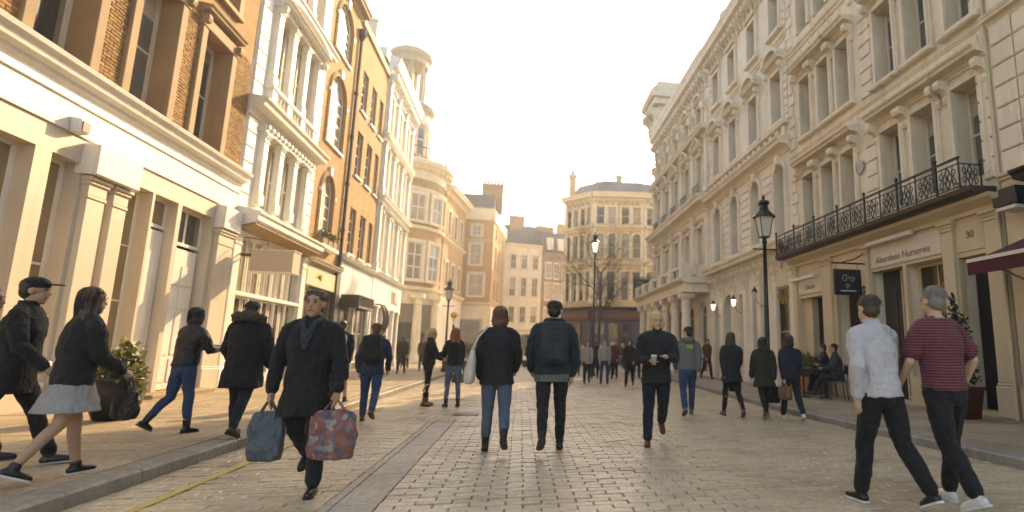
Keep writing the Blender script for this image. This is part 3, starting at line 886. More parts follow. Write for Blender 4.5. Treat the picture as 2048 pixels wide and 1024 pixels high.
cornice(b, 0, W5 + .1, 5.2, 'paint_white', .5, .7, name='shop_cornice')
text('shop_lettering', 'BILL', 1.15, 'letter_brown', b, (5.7, -.14, 4.42), bold=.012)
MB().box(.3, W5 - .3, .16, .2, .2, 3.6).build('shop_backing', 'shopfront_dark', b)
for k in range(5): window(b, .35 + k * 1.42, 1.55 + k * 1.42, .4, 3.55, .10, 1, 2, fm='paint_white', gm='glass_grey' if k % 2 else 'glass_dark', fw_=.1)
for k in range(6): pilaster(b, .02 + k * 1.42, .32 + k * 1.42, PZ, 3.64, 'paint_white', .12, .3, .5)
hs = thing('round_hanging_sign', 'pair of dark crescent-shaped hanging signs by the white fascia with brown lettering', 'sign', (XL, 33.6, 2.0))
for k in range(2):
    pts = [(.45 + .35 * math.sin(t), k * .7, .85 + .85 * math.cos(t)) for t in [rad(q) for q in range(0, 181, 15)]]
    MB().tube(pts, [.03 + .07 * math.sin(math.pi * i / 12) for i in range(13)], 8).build('crescent', 'dark_brown', hs)
MB().tube([(0, 0, 1.72), (.45, 0, 1.70), (.45, .7, 1.70), (0, .7, 1.72)], .025).build('arm', 'black_iron', hs)

# ------------------------------------------------------------------ right-hand houses (x = far end - Y)
# R0 nearest: rusticated stone, red awning
b = right('rusticated_house', 'grey-cream house of rusticated blocks above a dark shop, nearest on the right', 8.62)
W = 6.0
body(b, W, 16.4, 9, 'stucco_cream', [(1.6, 2.6, 5.2, 7.0), (3.6, 4.6, 5.2, 7.0), (1.6, 2.6, 8.4, 10.3), (3.6, 4.6, 8.4, 10.3), (1.6, 2.6, 11.9, 13.6), (3.6, 4.6, 11.9, 13.6), (.65, 5.6, .2, 3.5)], .25)
for o in [(1.6, 2.6, 5.2, 7.0), (3.6, 4.6, 5.2, 7.0), (1.6, 2.6, 8.4, 10.3), (3.6, 4.6, 8.4, 10.3), (1.6, 2.6, 11.9, 13.6), (3.6, 4.6, 11.9, 13.6)]:
    window(b, *o, .18, 1, 2, gm='glass_dark', sill='stucco_cream'); surround(b, *o, .12, 'stucco_cream')
for z0, z1 in ((4.6, 7.6), (7.9, 11.0), (11.3, 14.8)):
    quoins(b, .08, .55, z0, z1, 'stucco_cream', .40, .06)
    quoins(b, .57, 1.42, z0, z1, 'stucco_cream', .40, .04)
    quoins(b, 2.75, 3.45, z0, z1, 'stucco_cream', .40, .04)
    quoins(b, 4.75, 5.9, z0, z1, 'stucco_cream', .40, .04)
cornice(b, 0, W, 7.6, 'stucco_cream', .35, .3); cornice(b, 0, W, 11.0, 'stucco_cream', .35, .3); cornice(b, -.1, W, 15.4, 'stucco_cream', 1.3, 1.1)
cornice(b, .62, W, 4.15, 'shopfront_dark', .5, .8, name='shop_cornice')
MB().box(.62, W, -.06, .02, 3.5, 4.15).build('shop_fascia', 'fascia_maroon', b)
MB().box(.65, 5.6, .5, .56, .2, 3.5).build('shop_backing', 'black_paint', b)
for k in range(4): window(b, .7 + k * 1.2, 1.8 + k * 1.2, .35, 3.45, .12, 1, 2, fm='black_paint', gm='glass_dark')
pilaster(b, .06, .58, PZ, 4.6, 'shop_cream', .10, .35, .6)
aw = thing('awning', 'dark red canvas awning with a pale leading edge over the shop at far right', 'awning', (XR, 6.4, 2.6))
A = MB()
A.add([(0, -1.9, .75), (0, 1.75, .75), (-1.35, 1.75, .20), (-1.35, -1.9, .20)], [(0, 1, 2, 3)])
A.build('canvas', 'red_canvas', aw)
MB().box(-1.39, -1.33, -1.9, 1.75, .19, .25).build('edge_bar', 'sign_pink', aw)
MB().box(-1.375, -1.355, -1.9, 1.75, -.02, .19).build('valance', 'red_canvas', aw)
for y_ in (1.2, -1.2): MB().tube([(0, y_, .1), (-.7, y_ + .1, -.12), (-1.33, y_ + .3, .2)], .02).build('folding_arm', 'grey_metal', aw)
pl = thing('wall_lantern', 'black box lamp on a bracket above the dark red awning at the picture edge', 'lamp', (XR - .05, 7.9, 3.72))
MB().box(-.55, -.1, -.1, .25, .28, .42).box(-.62, -.05, -.18, .32, .10, .27).build('lamp_body', 'black_iron', pl)
MB().box(-.6, -.2, -.12, .27, .02, .08).build('diffuser', 'lamp_glass', pl)
MB().tube([(0, .1, .0), (-.15, .1, .05), (-.3, .1, .12)], .03).build('bracket', 'black_iron', pl)

# R1: cream house with iron balcony over the shop
b = right('balcony_house', 'cream stucco house with hooded windows above a long black iron balcony and tan shopfront', 16.9)
def u(Y): return 16.9 - Y
W = 8.28
wa = [u(12.05), u(10.90), u(9.62)]
wb_ = [u(16.05), u(14.92), u(13.86)]
ops, g1 = [], []
for x in wa: g1 += [(x, x + .74, 4.75, 6.78), (x, x + .74, 8.12, 10.15), (x, x + .74, 11.9, 13.6)]
for x in wb_: g1 += [(x, x + .66, 4.75, 6.85), (x, x + .66, 8.2, 10.15), (x, x + .66, 11.9, 13.6)]
shop = [(u(16.62), u(15.12), .2, 2.95), (u(14.45), u(12.95), .5, 3.0), (u(12.75), u(11.55), .2, 3.3), (u(11.45), u(10.22), .75, 3.3), (u(9.82), u(9.08), .2, 3.2)]
body(b, W, 16.2, 9, 'stucco_cream', g1 + [(a - .012, c + .012, z0 - .012, z1 + .012) for a, c, z0, z1 in shop], .38)
for i, o in enumerate(g1):
    window(b, *o, .33, 1, 2, fm='sash_paint', gm='glass_grey', fw_=.06)
    surround(b, *o, .13, 'stucco_cream', .06)
    if o[2] < 11: hood(b, o[0], o[1], o[3] + .26, 'stucco_cream', .42, .42, .24, True)
    if 8 < o[2] < 9:
        MB().bev(o[0] - .18, o[1] + .18, -.16, .02, o[2] - .14, o[2] - .004, .03).build('sill', 'stucco_cream', b)
cornice(b, 0, W, 7.72, 'stucco_cream', .42, .4, STRING + [], 'string_course')
cornice(b, 0, W, 11.35, 'stucco_cream', .9, .9, STRING, 'string_course')
for z in (7.42, 11.06):
    for k in range(14): put('rosette_block', cached('rosb', lambda: MB().bev(-.08, .08, -.07, .02, 0, .2, .03).mesh('rosette_block', 'stucco_cream')), b, (.3 + k * .59, 0, z))
quoins(b, .03, .42, 4.6, 7.65, 'stucco_cream', .36, .05, .12, side='l'); quoins(b, .03, .42, 8.0, 11.2, 'stucco_cream', .36, .05, .12, side='l'); quoins(b, .03, .42, 11.7, 14.9, 'stucco_cream', .36, .05, .12, side='l')
for z0, z1 in ((4.6, 7.4), (8.0, 11.0), (11.7, 14.9)): quoins(b, u(12.75), u(12.22), z0, z1, 'stucco_cream', .36, .05, .10, side='b'); quoins(b, u(8.98), u(8.66), z0, z1, 'stucco_cream', .40, .06)
cornice(b, 0, W, 15.3, 'stucco_cream', 1.5, .85); brackets(b, .1, W - .1, 18, 14.95, 'stucco_cream', .16, .5, .42)
MB().lathe((0, 0, 0), [(.001, 0), (.17, 0), (.19, .03), (.001, .035)], 16).build('wall_plaque', 'grey_metal', b, (u(12.98), -.03, 6.2)).rotation_euler.x = rad(90)
# shopfront
MB().wall(.0, W, 0, 4.02, shop, -.05, .12).build('shopfront', 'shop_cream', b)
MB().profx([(.0, 4.0), (-.12, 4.0), (-.14, 4.08), (-.34, 4.20), (-.36, 4.27), (0, 4.27)], 0, W).build('shop_cornice', 'shop_cream', b)
bal = MB().profx([(.0, 4.275), (-.50, 4.275), (-.58, 4.33), (-.60, 4.42), (0, 4.44)], -.25, W - .15)
bal.build('balcony_slab', 'dark_brown', b)
def railpanel():
    M_ = MB(); h = .62
    for x in (0, .62): M_.box(x - .012, x + .012, -.012, .012, 0, h)
    for z in (.05, h - .1): M_.box(0, .62, -.008, .008, z - .012, z + .012)
    for cx, s in ((.155, 1), (.465, -1)):
        for cz, r in ((.19, .085), (.39, .085)):
            pts = []
            for k in range(15):
                a = k * .55; rr = r * (1 - k / 20)
                pts.append((cx + s * rr * math.cos(a), 0, cz + rr * math.sin(a) * (1 if cz < .3 else -1)))
            M_.tube(pts, .011, 5)
        M_.tube([(cx, 0, .06), (cx + .05 * s, 0, .29), (cx, 0, .52)], .010, 5)
    M_.tube([(.31, 0, .05), (.25, 0, .18), (.31, 0, .29), (.37, 0, .40), (.31, 0, .52)], .014, 5)
    M_.tube([(.31, 0, .05), (.37, 0, .18), (.31, 0, .29), (.25, 0, .40), (.31, 0, .52)], .014, 5)
    for q in ((.31, .29), (.155, .29), (.465, .29)): M_.lathe((q[0], -.012, q[1]), [(.03, 0), (.03, .02)], 6)
    return M_.mesh('railing_panel', 'black_iron')
rp = railpanel()
n = 13
for k in range(n): put('railing_panel', rp, b, (-.22 + k * .62, -.54, 4.43))
for xx in (-.22, -.22 + n * .62):
    o = put('railing_panel', rp, b, (xx, -.54, 4.43)); o.rotation_euler.z = rad(90); o.scale.x = .8
MB().box(-.24, -.20 + n * .62, -.57, -.51, 5.05, 5.085).build('handrail', 'black_iron', b)
for k in range(0, n + 1, 2): put('rail_post', cached('rpost', lambda: MB().box(-.02, .02, -.02, .02, 0, .72).lathe((0, 0, .72), [(.02, 0), (.045, .03), (.03, .07), (.002, .1)], 8).mesh('rail_post', 'black_iron')), b, (-.22 + k * .62, -.54, 4.42))
for (a, c) in ((16.88, 16.64), (15.08, 14.60), (12.93, 12.78), (10.18, 9.86), (9.04, 8.68)):
    pilaster(b, u(a), u(c), PZ, 4.0, 'shop_cream', .13, .22, .62)
fp = MB().bev(u(12.72), u(10.22), -.09, .02, 3.36, 3.94, .03).build('name_board', 'sign_pink', b)
text('lettering', 'Aberdeen Nurseries', .235, 'letter_tan', fp, (u(11.52), -.096, 3.55), shear=.1)
fp = MB().bev(u(16.6), u(15.14), -.09, .02, 3.05, 3.5, .03).build('name_board', 'sign_pink', b)
text('lettering', 'Dante', .23, 'letter_tan', fp, (u(15.85), -.096, 3.27))
fp = MB().bev(u(9.80), u(9.10), -.075, .02, 3.28, 3.92, .03).build('number_board', 'shop_cream', b)
text('house_number', '30', .21, 'letter_dark', fp, (u(9.44), -.08, 3.62))
for (a, c, z) in ((12.62, 10.9, 4.0), (16.75, 15.3, 3.58)):
    st = MB().profx([(-.30, -.05), (-.22, -.07), (-.20, .02), (-.28, .04)], u(a), u(c)).build('strip_light', 'sign_pink', b, (0, 0, z - .02))
    for q in (.25, .75): MB().tube([(u(a) + (u(c) - u(a)) * q, 0, z), (u(a) + (u(c) - u(a)) * q, -.22, z)], .012, 5).build('arm', 'grey_metal', st)
for i, o in enumerate(shop):
    if i in (1, 3): window(b, *o, .28, 2, 1, fm='shop_cream', gm='glass_shop', fw_=.07)
MB().box(u(16.62), u(15.12), .33, .37, .2, 2.95).build('shop_door', 'black_paint', b)
MB().box(u(16.60), u(16.10), .10, .32, .2, 2.95).build('porch_panel', 'shop_cream', b)
door(b, u(12.72), u(12.10), .2, 3.28, .26, 'shopfront_dark', (.3, .45), cols=1); window(b, u(12.06), u(11.55), .2, 3.28, .26, 1, 2, fm='shop_cream', gm='glass_dark')
MB().box(u(9.82), u(9.08), .33, .37, .2, 3.2).build('shop_door', 'black_paint', b)
MB().lathe((0, 0, 0), [(.02, -.07), (.06, -.05), (.075, 0), (.06, .05), (.02, .07)], 10).build('window_lamp', 'lamp_lit', b, (u(10.62), .16, 2.52), smooth=True)
MB().tube([(0, 0, 0), (0, 0, .6)], .008, 5).build('lamp_flex', 'black_iron', b, (u(10.62), .16, 2.58))
MB().bev(u(10.12), u(9.92), -.17, -.1, 1.5, 2.0, .01).build('menu_case', 'black_paint', b)
dpr = thing('rainwater_pipe', 'thin rainwater pipe down the shop pilaster next to the dark red awning', 'pipe', (XR - .16, 8.66, 0))
MB().tube([(0, 0, PZ), (0, 0, 3.9), (.12, 0, 4.2), (.12, 0, 14.8)], .035, 6).build('pipe', 'shop_cream', dpr)
for z in (1.4, 2.8): MB().lathe((0, 0, z), [(.05, 0), (.05, .08)], 8).build('collar', 'shop_cream', dpr)

# R2: rusticated Italianate block with arched first-floor windows
b = right('italianate_house', 'pale stucco block with arched first-floor windows, curved pediments and lanterns by the doors', 25.2)
def u(Y): return 25.2 - Y
W = 8.28
cx = [u(24.15), u(22.05), u(19.85), u(17.75)]
ops = []
for x in cx: ops += [(x - .42, x + .42, 5.3, 7.85, .42), (x - .42, x + .42, 9.42, 11.32), (x - .40, x + .40, 12.98, 14.6)]
gr = [(u(24.7), u(24.1), .2, 3.35, .3), (u(23.5), u(22.2), .2, 3.7, .65), (u(21.75), u(21.15), .4, 3.6, .3), (u(20.5), u(19.5), .2, 3.6), (u(18.7), u(17.2), .5, 3.45)]
body(b, W, 16.2, 9, 'stucco_pale', ops + gr, .36)
for i, o in enumerate(ops):
    r = o[4] if len(o) > 4 else 0
    window(b, *o[:4], .30, 1, 2, r, 'sash_paint', 'glass_blind' if i % 4 == 1 else 'glass_grey', .06)
    surround(b, *o[:4], .15, 'stucco_pale', .07, r)
    if r: MB().bev((o[0] + o[1]) / 2 - .11, (o[0] + o[1]) / 2 + .11, -.2, .02, o[3] - .02, o[3] + .34, .03).build('keystone', 'stucco_pale', b)
    elif o[2] < 10: hood(b, o[0], o[1], o[3] + .22, 'stucco_pale', .38, .4, .25, True, 'seg')
    else:
        hood(b, o[0], o[1], o[3] + .14, 'stucco_pale', .2, .3, .12, False)
    MB().bev(o[0] - .2, o[1] + .2, -.18, .02, o[2] - .16, o[2] - .004, .03).build('sill', 'stucco_pale', b)
xs = [0.02] + [v for x in cx for v in (x - .62, x + .62)] + [W - .02]
for i in range(0, len(xs), 2):
    if xs[i + 1] - xs[i] > .25: quoins(b, xs[i] + .03, xs[i + 1] - .03, 5.2, 8.0, 'stucco_pale', .31, .045)
for z0, z1 in ((9.2, 12.2), (12.8, 15.0)):
    quoins(b, .03, .5, z0, z1, 'stucco_pale', .30, .05, .14); quoins(b, W - .5, W - .03, z0, z1, 'stucco_pale', .30, .05, .14, side='r')
cornice(b, -.02, W + .02, 8.15, 'stucco_pale', .75, .8, name='string_course'); cornice(b, 0, W, 12.35, 'stucco_pale', .8, .9, STRING, 'string_course')
for k in range(16): put('baluster_block', cached('balb', lambda: MB().bev(-.1, .1, -.12, .02, 0, .4, .03).mesh('baluster_block', 'stucco_pale')), b, (.3 + k * .51, 0, 8.72))
MB().bev(0, W, -.2, .02, 9.13, 9.24, .03).build('balustrade_rail', 'stucco_pale', b)
cornice(b, 0, W, 15.35, 'stucco_pale', 1.5, .85); brackets(b, .1, W - .1, 20, 14.97, 'stucco_pale', .16, .5, .42)
MB().box(0, W, .2, .7, 16.1, 16.7).build('parapet', 'stucco_pale', b)
for xx in (1.4, 4.0, 6.6): put('finial_block', cached('fin', lambda: MB().bev(-.3, .3, -.1, .5, 0, .6, .03).lathe((0, .2, .6), [(.12, 0), (.24, .15), (.2, .4), (.05, .55)], 10).mesh('finial_block', 'stucco_pale')), b, (xx, .1, 16.7))
cornice(b, 0, W, 4.55, 'stucco_pale', .8, .8, name='ground_cornice')
for k in range(7): pilaster(b, .04 + k * 1.33, .34 + k * 1.33, PZ, 4.1, 'stucco_pale', .12, .35, .6)
brackets(b, .1, W - .1, 14, 4.15, 'stucco_pale', .14, .4, .3)
for i, o in enumerate(gr):
    r = o[4] if len(o) > 4 else 0
    window(b, *o[:4], .22, 2 if o[1] - o[0] > .9 else 1, 2, r, 'stucco_pale', 'glass_warm' if i == 4 else 'glass_blind' if i == 2 else 'glass_grey', .08)
    if r: surround(b, *o[:4], .14, 'stucco_pale', .06, r)
MB().box(u(18.75), u(17.15), -.09, .0, 3.5, 4.05).build('name_board', 'sign_cream', b)
for k in range(6): MB().tube([(u(18.6) + k * .25, -.01, 2.9), (u(18.6) + k * .25 + .12, -.02, 3.35), (u(18.6) + k * .25 + .2, -.01, 2.9)], .018, 5).build('window_ornament', 'letter_gold', b)
for (Y, z) in ((23.75, 3.0), (21.3, 3.0), (19.2, 3.1)):
    ln = thing('wall_lantern', {23.75: 'small lit wall lantern left of the arched doorway, farthest of three', 21.3: 'small lit wall lantern right of the arched doorway, middle of three', 19.2: 'small wall lantern behind the street lamp, nearest of three'}[Y], 'lamp', (XR - .16, Y, z), 0, 'wall lanterns on the pale block')
    MB().tube([(.14, 0, -.1), (0, 0, -.2), (-.2, 0, -.05), (-.28, 0, .32), (-.3, 0, .42)], .014, 5).build('bracket', 'black_iron', ln)
    MB().lathe((-.30, 0, .08), [(.06, 0), (.11, .26)], 6).build('globe', 'lamp_white' if Y != 19.2 else 'lamp_glass', ln)
    MB().lathe((-.30, 0, .34), [(.14, 0), (.05, .12), (.01, .2)], 6).build('cap', 'black_iron', ln)

# R3: far ornate block with pillared porch
b = right('porch_house', 'far white ornate block with a columned porch, balustrade and deep cornice on the right', 36.9)
def u(Y): return 36.9 - Y
W = 11.65
cx = [1.4, 3.55, 5.75, 7.95, 10.15]
ops = []
for x in cx: ops += [(x - .45, x + .45, 5.6, 7.5), (x - .45, x + .45, 9.3, 11.3), (x - .42, x + .42, 12.6, 14.0)]
gr = [(.7, 2.3, .2, 3.7, .7), (2.9, 4.5, .2, 3.7, .7), (5.1, 6.7, .2, 3.7, .7), (7.3, 8.9, .2, 3.7, .7), (9.6, 10.9, .2, 3.7, .6)]
body(b, W, 16.0, 9, 'stucco_pale', ops + gr, .3)
for i, o in enumerate(ops):
    window(b, *o, .24, 1, 2, 0, 'sash_white', 'glass_grey' if i % 3 else 'glass_blind', .06)
    surround(b, *o, .16, 'stucco_pale', .08)
    if 9 < o[2] < 10:
        hood(b, o[0], o[1], o[3] + .2, 'stucco_pale', .42, .4, .28, True, 'tri')
        rr_ = MB()
        for q in range(9): rr_.tube([(o[0] - .1 + q * .1375, -.32, o[2] - .2), (o[0] - .1 + q * .1375, -.32, o[2] + .35)], .012, 5)
        rr_.box(o[0] - .12, o[1] + .12, -.34, -.30, o[2] + .35, o[2] + .38)
        rr_.build('window_rail', 'black_iron', b)
    elif o[2] < 6: hood(b, o[0], o[1], o[3] + .18, 'stucco_pale', .3, .3, .2, True)
    else: hood(b, o[0], o[1], o[3] + .1, 'stucco_pale', .3, .3, .2, True, 'seg')
for i, o in enumerate(gr): window(b, *o[:4], .2, 2, 2, o[4], 'stucco_pale', 'glass_warm' if i in (1, 3) else 'glass_grey', .09)
for x in [v - 1.1 for v in cx] + [W - .35]:
    for z0, z1 in ((5.2, 8.2), (9.1, 12.0)): pilaster(b, max(.02, x - .17), max(.36, x + .17), z0, z1, 'stucco_pale', .16, .4, .4)
    put('carved_pendant', bracket_mesh('stucco_pale', .34, 1.2, .35), b, (max(.2, x), 0, 12.7))
cornice(b, -.02, W, 8.3, 'stucco_pale', 1.0, 1.1, name='balcony_cornice')
cornice(b, 0, W, 12.1, 'stucco_pale', .7, .8, name='string_course')
cornice(b, -.1, W, 15.2, 'stucco_pale', 2.1, .8); brackets(b, .05, W - .05, 24, 14.6, 'stucco_pale', .2, .8, .45)
quoins(b, .02, .3, 5.1, 14.4, 'stucco_pale', .33, .06)
# porch
for k in range(6): column(b, 1.0 + k * 1.95, -1.0, PZ, 4.05, .24, 'stucco_pale')
MB().bev(.3, 11.4, -1.3, .0, 4.06, 4.5, .04).build('porch_entablature', 'stucco_pale', b)
MB().profx([(.0, 4.5), (-1.3, 4.5), (-1.36, 4.56), (-1.55, 4.62), (-1.58, 4.72), (0, 4.74)], .15, 11.55).build('porch_cornice', 'stucco_pale', b)
for k in range(6):
    x = .5 + k * 2.13
    MB().bev(x - .3, x + .3, -1.42, -1.0, 4.74, 5.42, .03).build('pedestal', 'stucco_pale', b)
    if k < 5:
        MB().box(x + .30, x + 1.83, -1.30, -1.14, 4.76, 4.86).box(x + .30, x + 1.83, -1.32, -1.12, 5.27, 5.38).build('balustrade_rail', 'stucco_pale', b)
        MB().box(x + .32, x + 1.81, -1.20, -1.17, 4.86, 5.27).build('balustrade_infill', 'shopfront_dark', b)
        MB().box(x + 1.0, x + 1.14, -1.30, -1.14, 4.86, 5.27).build('balustrade_pier', 'stucco_pale', b)
MB().lathe((0, 0, 0), [(.02, -.2), (.14, -.12), (.17, 0), (.12, .15), (.02, .2)], 10).build('porch_lamp', 'lamp_lit', b, (4.0, -.5, 3.3), smooth=True)
# corner turret rising behind the cornice
MB().bev(-.75, 1.6, -.25, 2.6, 16.5, 18.0, .05).bev(-1.1, 1.9, -.55, 2.9, 18.0, 18.45, .08).bev(-1.35, 2.1, -.8, 3.1, 18.45, 19.1, .15).bev(-.9, 1.7, -.4, 2.7, 19.1, 19.75, .2).build('attic_block', 'stucco_pale', b)
for x_ in (-.5, .4, 1.3): put('attic_scroll', bracket_mesh('stucco_pale', .4, 1.3, .6), b, (x_, -.25, 16.6))

# ------------------------------------------------------------------ buildings round the square
# round brick corner tower with white lantern
b = thing('corner_tower', 'round brick corner building topped by a white drum and open colonnaded lantern', 'building', (-11.6, 54, 0))
R_ = 4.0
def ring(r0, r1, z0, z1, mat, nm, seg=48):
    return MB().lathe((0, 0, 0), [(r0, z0), (r1, z1)], seg).build(nm, mat, b, smooth=False)
ring(R_, R_, 0, 6.3, 'stucco_cream', 'ground_storey')
ring(R_ - .05, R_ - .05, 6.3, 16.2, 'brick_red', 'wall')
for z, e in ((6.2, .35), (11.6, .15), (15.0, .12)): MB().lathe((0, 0, z), [(R_, 0), (R_ + e, .08), (R_ + e + .05, .3), (R_, .42)], 48).build('string_course', 'stucco_cream', b)
MB().lathe((0, 0, 16.2), [(R_, 0), (R_ + .05, .7), (R_ + .3, .85), (R_ + .35, 1.0), (R_ + .7, 1.25), (R_ + .75, 1.6), (R_ - .3, 2.0)], 48).build('cornice', 'stucco_cream', b)
for k in range(40):
    a = 2 * math.pi * k / 40
    put('modillion', cached('modi', lambda: MB().box(-.1, .1, -.2, .25, 0, .22).mesh('modillion', 'stucco_cream')), b, ((R_ + .35) * math.sin(a), -(R_ + .35) * math.cos(a), 17.05), a)
def curved_window(b, ang, r, w, z0, z1, cols=2, rows=2, gm='glass_grey', sur='stucco_cream'):
    o = put('window', cached(('cw', w, round(z1 - z0, 2), sur), lambda: MB().box(-w / 2 - .28, -w / 2, -.22, .5, -.05, z1 - z0 + .3).box(w / 2, w / 2 + .28, -.22, .5, -.05, z1 - z0 + .3).box(-w / 2, w / 2, -.22, .5, z1 - z0, z1 - z0 + .3).box(-w / 2 - .35, w / 2 + .35, -.32, .5, -.25, -.05).mesh('window', sur)), b, (r * math.sin(ang), -r * math.cos(ang), z0), ang)
    M_ = MB().box(-w / 2, w / 2, -.06, -.03, -.05, z1 - z0)
    put('pane', cached(('cwp', w, round(z1 - z0, 2), gm), lambda: M_.mesh('pane', gm)), o)
    def fr():
        Q = MB(); h = z1 - z0
        for c in range(cols + 1): Q.box(-w / 2 + w * c / cols - .04, -w / 2 + w * c / cols + .04, -.12, -.05, 0, h)
        for q in range(rows + 1): Q.box(-w / 2, w / 2, -.115, -.052, h * q / rows - .04, h * q / rows + .04)
        return Q.mesh('sash', 'sash_white')
    put('sash', cached(('cws', w, round(z1 - z0, 2), cols, rows), fr), o)
for ang in (-60, -22, 8, 34, 62):
    a = rad(ang)
    curved_window(b, a, R_, 1.3, 7.2, 10.4, 2, 3, 'glass_grey')
    curved_window(b, a, R_, 1.25, 12.4, 14.7, 2, 2, 'glass_blind')
for k, ang in enumerate((-50, -22, 6, 34, 62)):
    a = rad(ang + 8); column(b, (R_ + .25) * math.sin(a), -(R_ + .25) * math.cos(a), 0, 5.9, .38, 'stucco_cream')
    a = rad(ang - 6)
    put('doorway', cached('twd', lambda: MB().box(-.7, .7, -.06, .6, 0, 5.0).mesh('doorway', 'glass_dark')), b, (R_ * math.sin(a), -R_ * math.cos(a), .05), a)
ring(2.1, 2.1, 18.0, 23.2, 'stucco_cream', 'drum', 32)
for ang in (-70, -30, 10, 50, 90): curved_window(b, rad(ang), 2.05, .8, 19.0, 22.0, 1, 2, 'glass_grey', 'stucco_cream')
MB().lathe((0, 0, 23.1), [(2.1, 0), (2.15, .2), (2.5, .5), (2.55, .8), (2.1, 1.1), (1.75, 1.3)], 40).build('drum_cornice', 'stone_grey', b)
gr_ = MB()
for z in (.12, 1.0): gr_.lathe((0, 0, 18.1 + z), [(3.95, 0), (4.01, 0), (4.01, .06), (3.95, .06), (3.95, 0)], 40, cap=False)
for k in range(72): gr_.box(3.98 * math.sin(k * math.pi / 36) - .02, 3.98 * math.sin(k * math.pi / 36) + .02, -3.98 * math.cos(k * math.pi / 36) - .02, -3.98 * math.cos(k * math.pi / 36) + .02, 18.0, 19.1)
gr_.build('balcony_railing', 'black_iron', b)
ring(.35, .35, 24.3, 28.4, 'stucco_cream', 'lantern_core', 10)
for k in range(7):
    a = rad(k * 360 / 7 + 14); column(b, 1.35 * math.sin(a), -1.35 * math.cos(a), 24.3, 28.4, .2, 'stone_grey')
MB().lathe((0, 0, 28.3), [(1.1, 0), (1.6, .0), (1.62, .5), (1.95, .75), (2.0, 1.05), (1.5, 1.45), (.02, 1.75)], 32).build('lantern_roof', 'stone_grey', b)
# wing of the tower building along the street
b = thing('tower_wing', 'brick wing with white bands running back from the round corner tower', 'building', (-7.55, 54.4, 0), math.atan2(7.8, 1.0))
ops = [(1.2 + k * 2.4, 2.3 + k * 2.4, z0, z0 + 2.4) for k in range(3) for z0 in (7.2, 12.2)]
body(b, 8.4, 16.2, 6, 'brick_red', ops, .2)
for o in ops: window(b, *o, .12, 2, 2, gm='glass_blind', sill='stucco_cream'); surround(b, *o, .2, 'stucco_cream')
cornice(b, 0, 8.4, 16.0, 'stucco_cream', 1.3); cornice(b, 0, 8.4, 6.2, 'stucco_cream', .7); cornice(b, 0, 8.4, 11.4, 'stucco_cream', .5)
MB().box(0, 8.4, -.08, .02, 0, 6.2).build('ground_storey', 'stucco_cream', b)

# L7 brick corner house: front + splayed side
def facing(name, label, x0, y0, x1, y1):
    a = math.atan2(y1 - y0, x1 - x0)
    return thing(name, label, 'building', (x0, y0, 0), a), math.hypot(x1 - x0, y1 - y0)
b, W = facing('brick_corner_house', 'brown brick corner house with pale parapet and few large white windows', -7.6, 64, -3.55, 64)
ops = [(1.6, 3.3, 7.0, 9.6), (1.6, 2.9, 10.5, 13.0), (1.7, 2.8, 13.8, 15.1)]
body(b, W, 17.2, 6, 'brick_red', ops, .2)
for i, o in enumerate(ops): window(b, *o, .10, 2, 2, gm='glass_blind', fw_=.12, sill='stucco_cream'); surround(b, *o, .18, 'stucco_cream')
MB().box(-.1, W + .1, -.15, .02, 15.7, 17.0).build('parapet_band', 'stucco_cream', b)
MB().box(-.1, W + .1, -.18, .02, 0, 6.0).build('ground_storey', 'stucco_cream', b)
MB().box(.8, W - .6, -.2, -.1, .6, 4.6).build('shop_window', 'glass_grey', b)
cornice(b, -.1, W + .1, 6.0, 'stucco_cream', .6); cornice(b, 0, W, 13.3, 'stucco_cream', .25)
MB().profx([(.3, 0), (6, 0), (5, 1.8), (1.2, 1.8)], 0, W).build('mansard_roof', 'roof_slate', b, (0, 0, 17.2))
chimney(b, 2.4, 2.6, 17.2, 2.4, .9, 3.4, 'brick_brown', 6)
b, W = facing('splayed_brick_house', 'sunlit brick side of the corner house with closely set triple windows', -3.5, 64.1, -2.5, 75)
ops = [(1.6 + k * 2.7, 3.2 + k * 2.7, z0, z1) for k in range(3) for z0, z1 in ((6.8, 9.3), (10.2, 13.0), (13.9, 15.2))]
body(b, W, 17.0, 5, 'brick_stock', ops, .2)
for o in ops: window(b, *o, .12, 2, 2, gm='glass_grey', fw_=.1, sill='stucco_cream')
MB().box(0, W, -.15, .02, 15.6, 16.9).build('parapet_band', 'stucco_cream', b)
MB().box(0, W, -.12, .02, 0, 6.0).build('ground_storey', 'stucco_cream', b)
# L8 pale stucco house
b, W = facing('pale_terrace_house', 'pale cream terrace house with three bays of small sash windows under a slate roof', -2.45, 76, 2.45, 77)
ops = [(.7 + k * 1.5, 1.5 + k * 1.5, z0, z1) for k in range(3) for z0, z1 in ((4.8, 7.0), (8.3, 10.9), (12.0, 14.0))]
body(b, W, 15.4, 7, 'stucco_pale', ops + [(.6, 4.3, .3, 3.4)], .2)
for o in ops: window(b, *o, .12, 2, 2, gm='glass_grey', fw_=.08, sill='stucco_pale'); surround(b, *o, .14, 'stucco_pale')
window(b, .6, 4.3, .3, 3.4, .1, 4, 2, gm='glass_dark', fw_=.12)
cornice(b, 0, W, 15.0, 'stucco_pale', .7); cornice(b, 0, W, 3.6, 'stucco_pale', .6)
MB().profx([(.2, 0), (7, 0), (3.6, 3.4)], 0, W).build('slate_roof', 'roof_slate', b, (0, 0, 15.4))
chimney(b, .9, 2.8, 16.6, 2.0, .9, 3.2, 'brick_brown', 4)
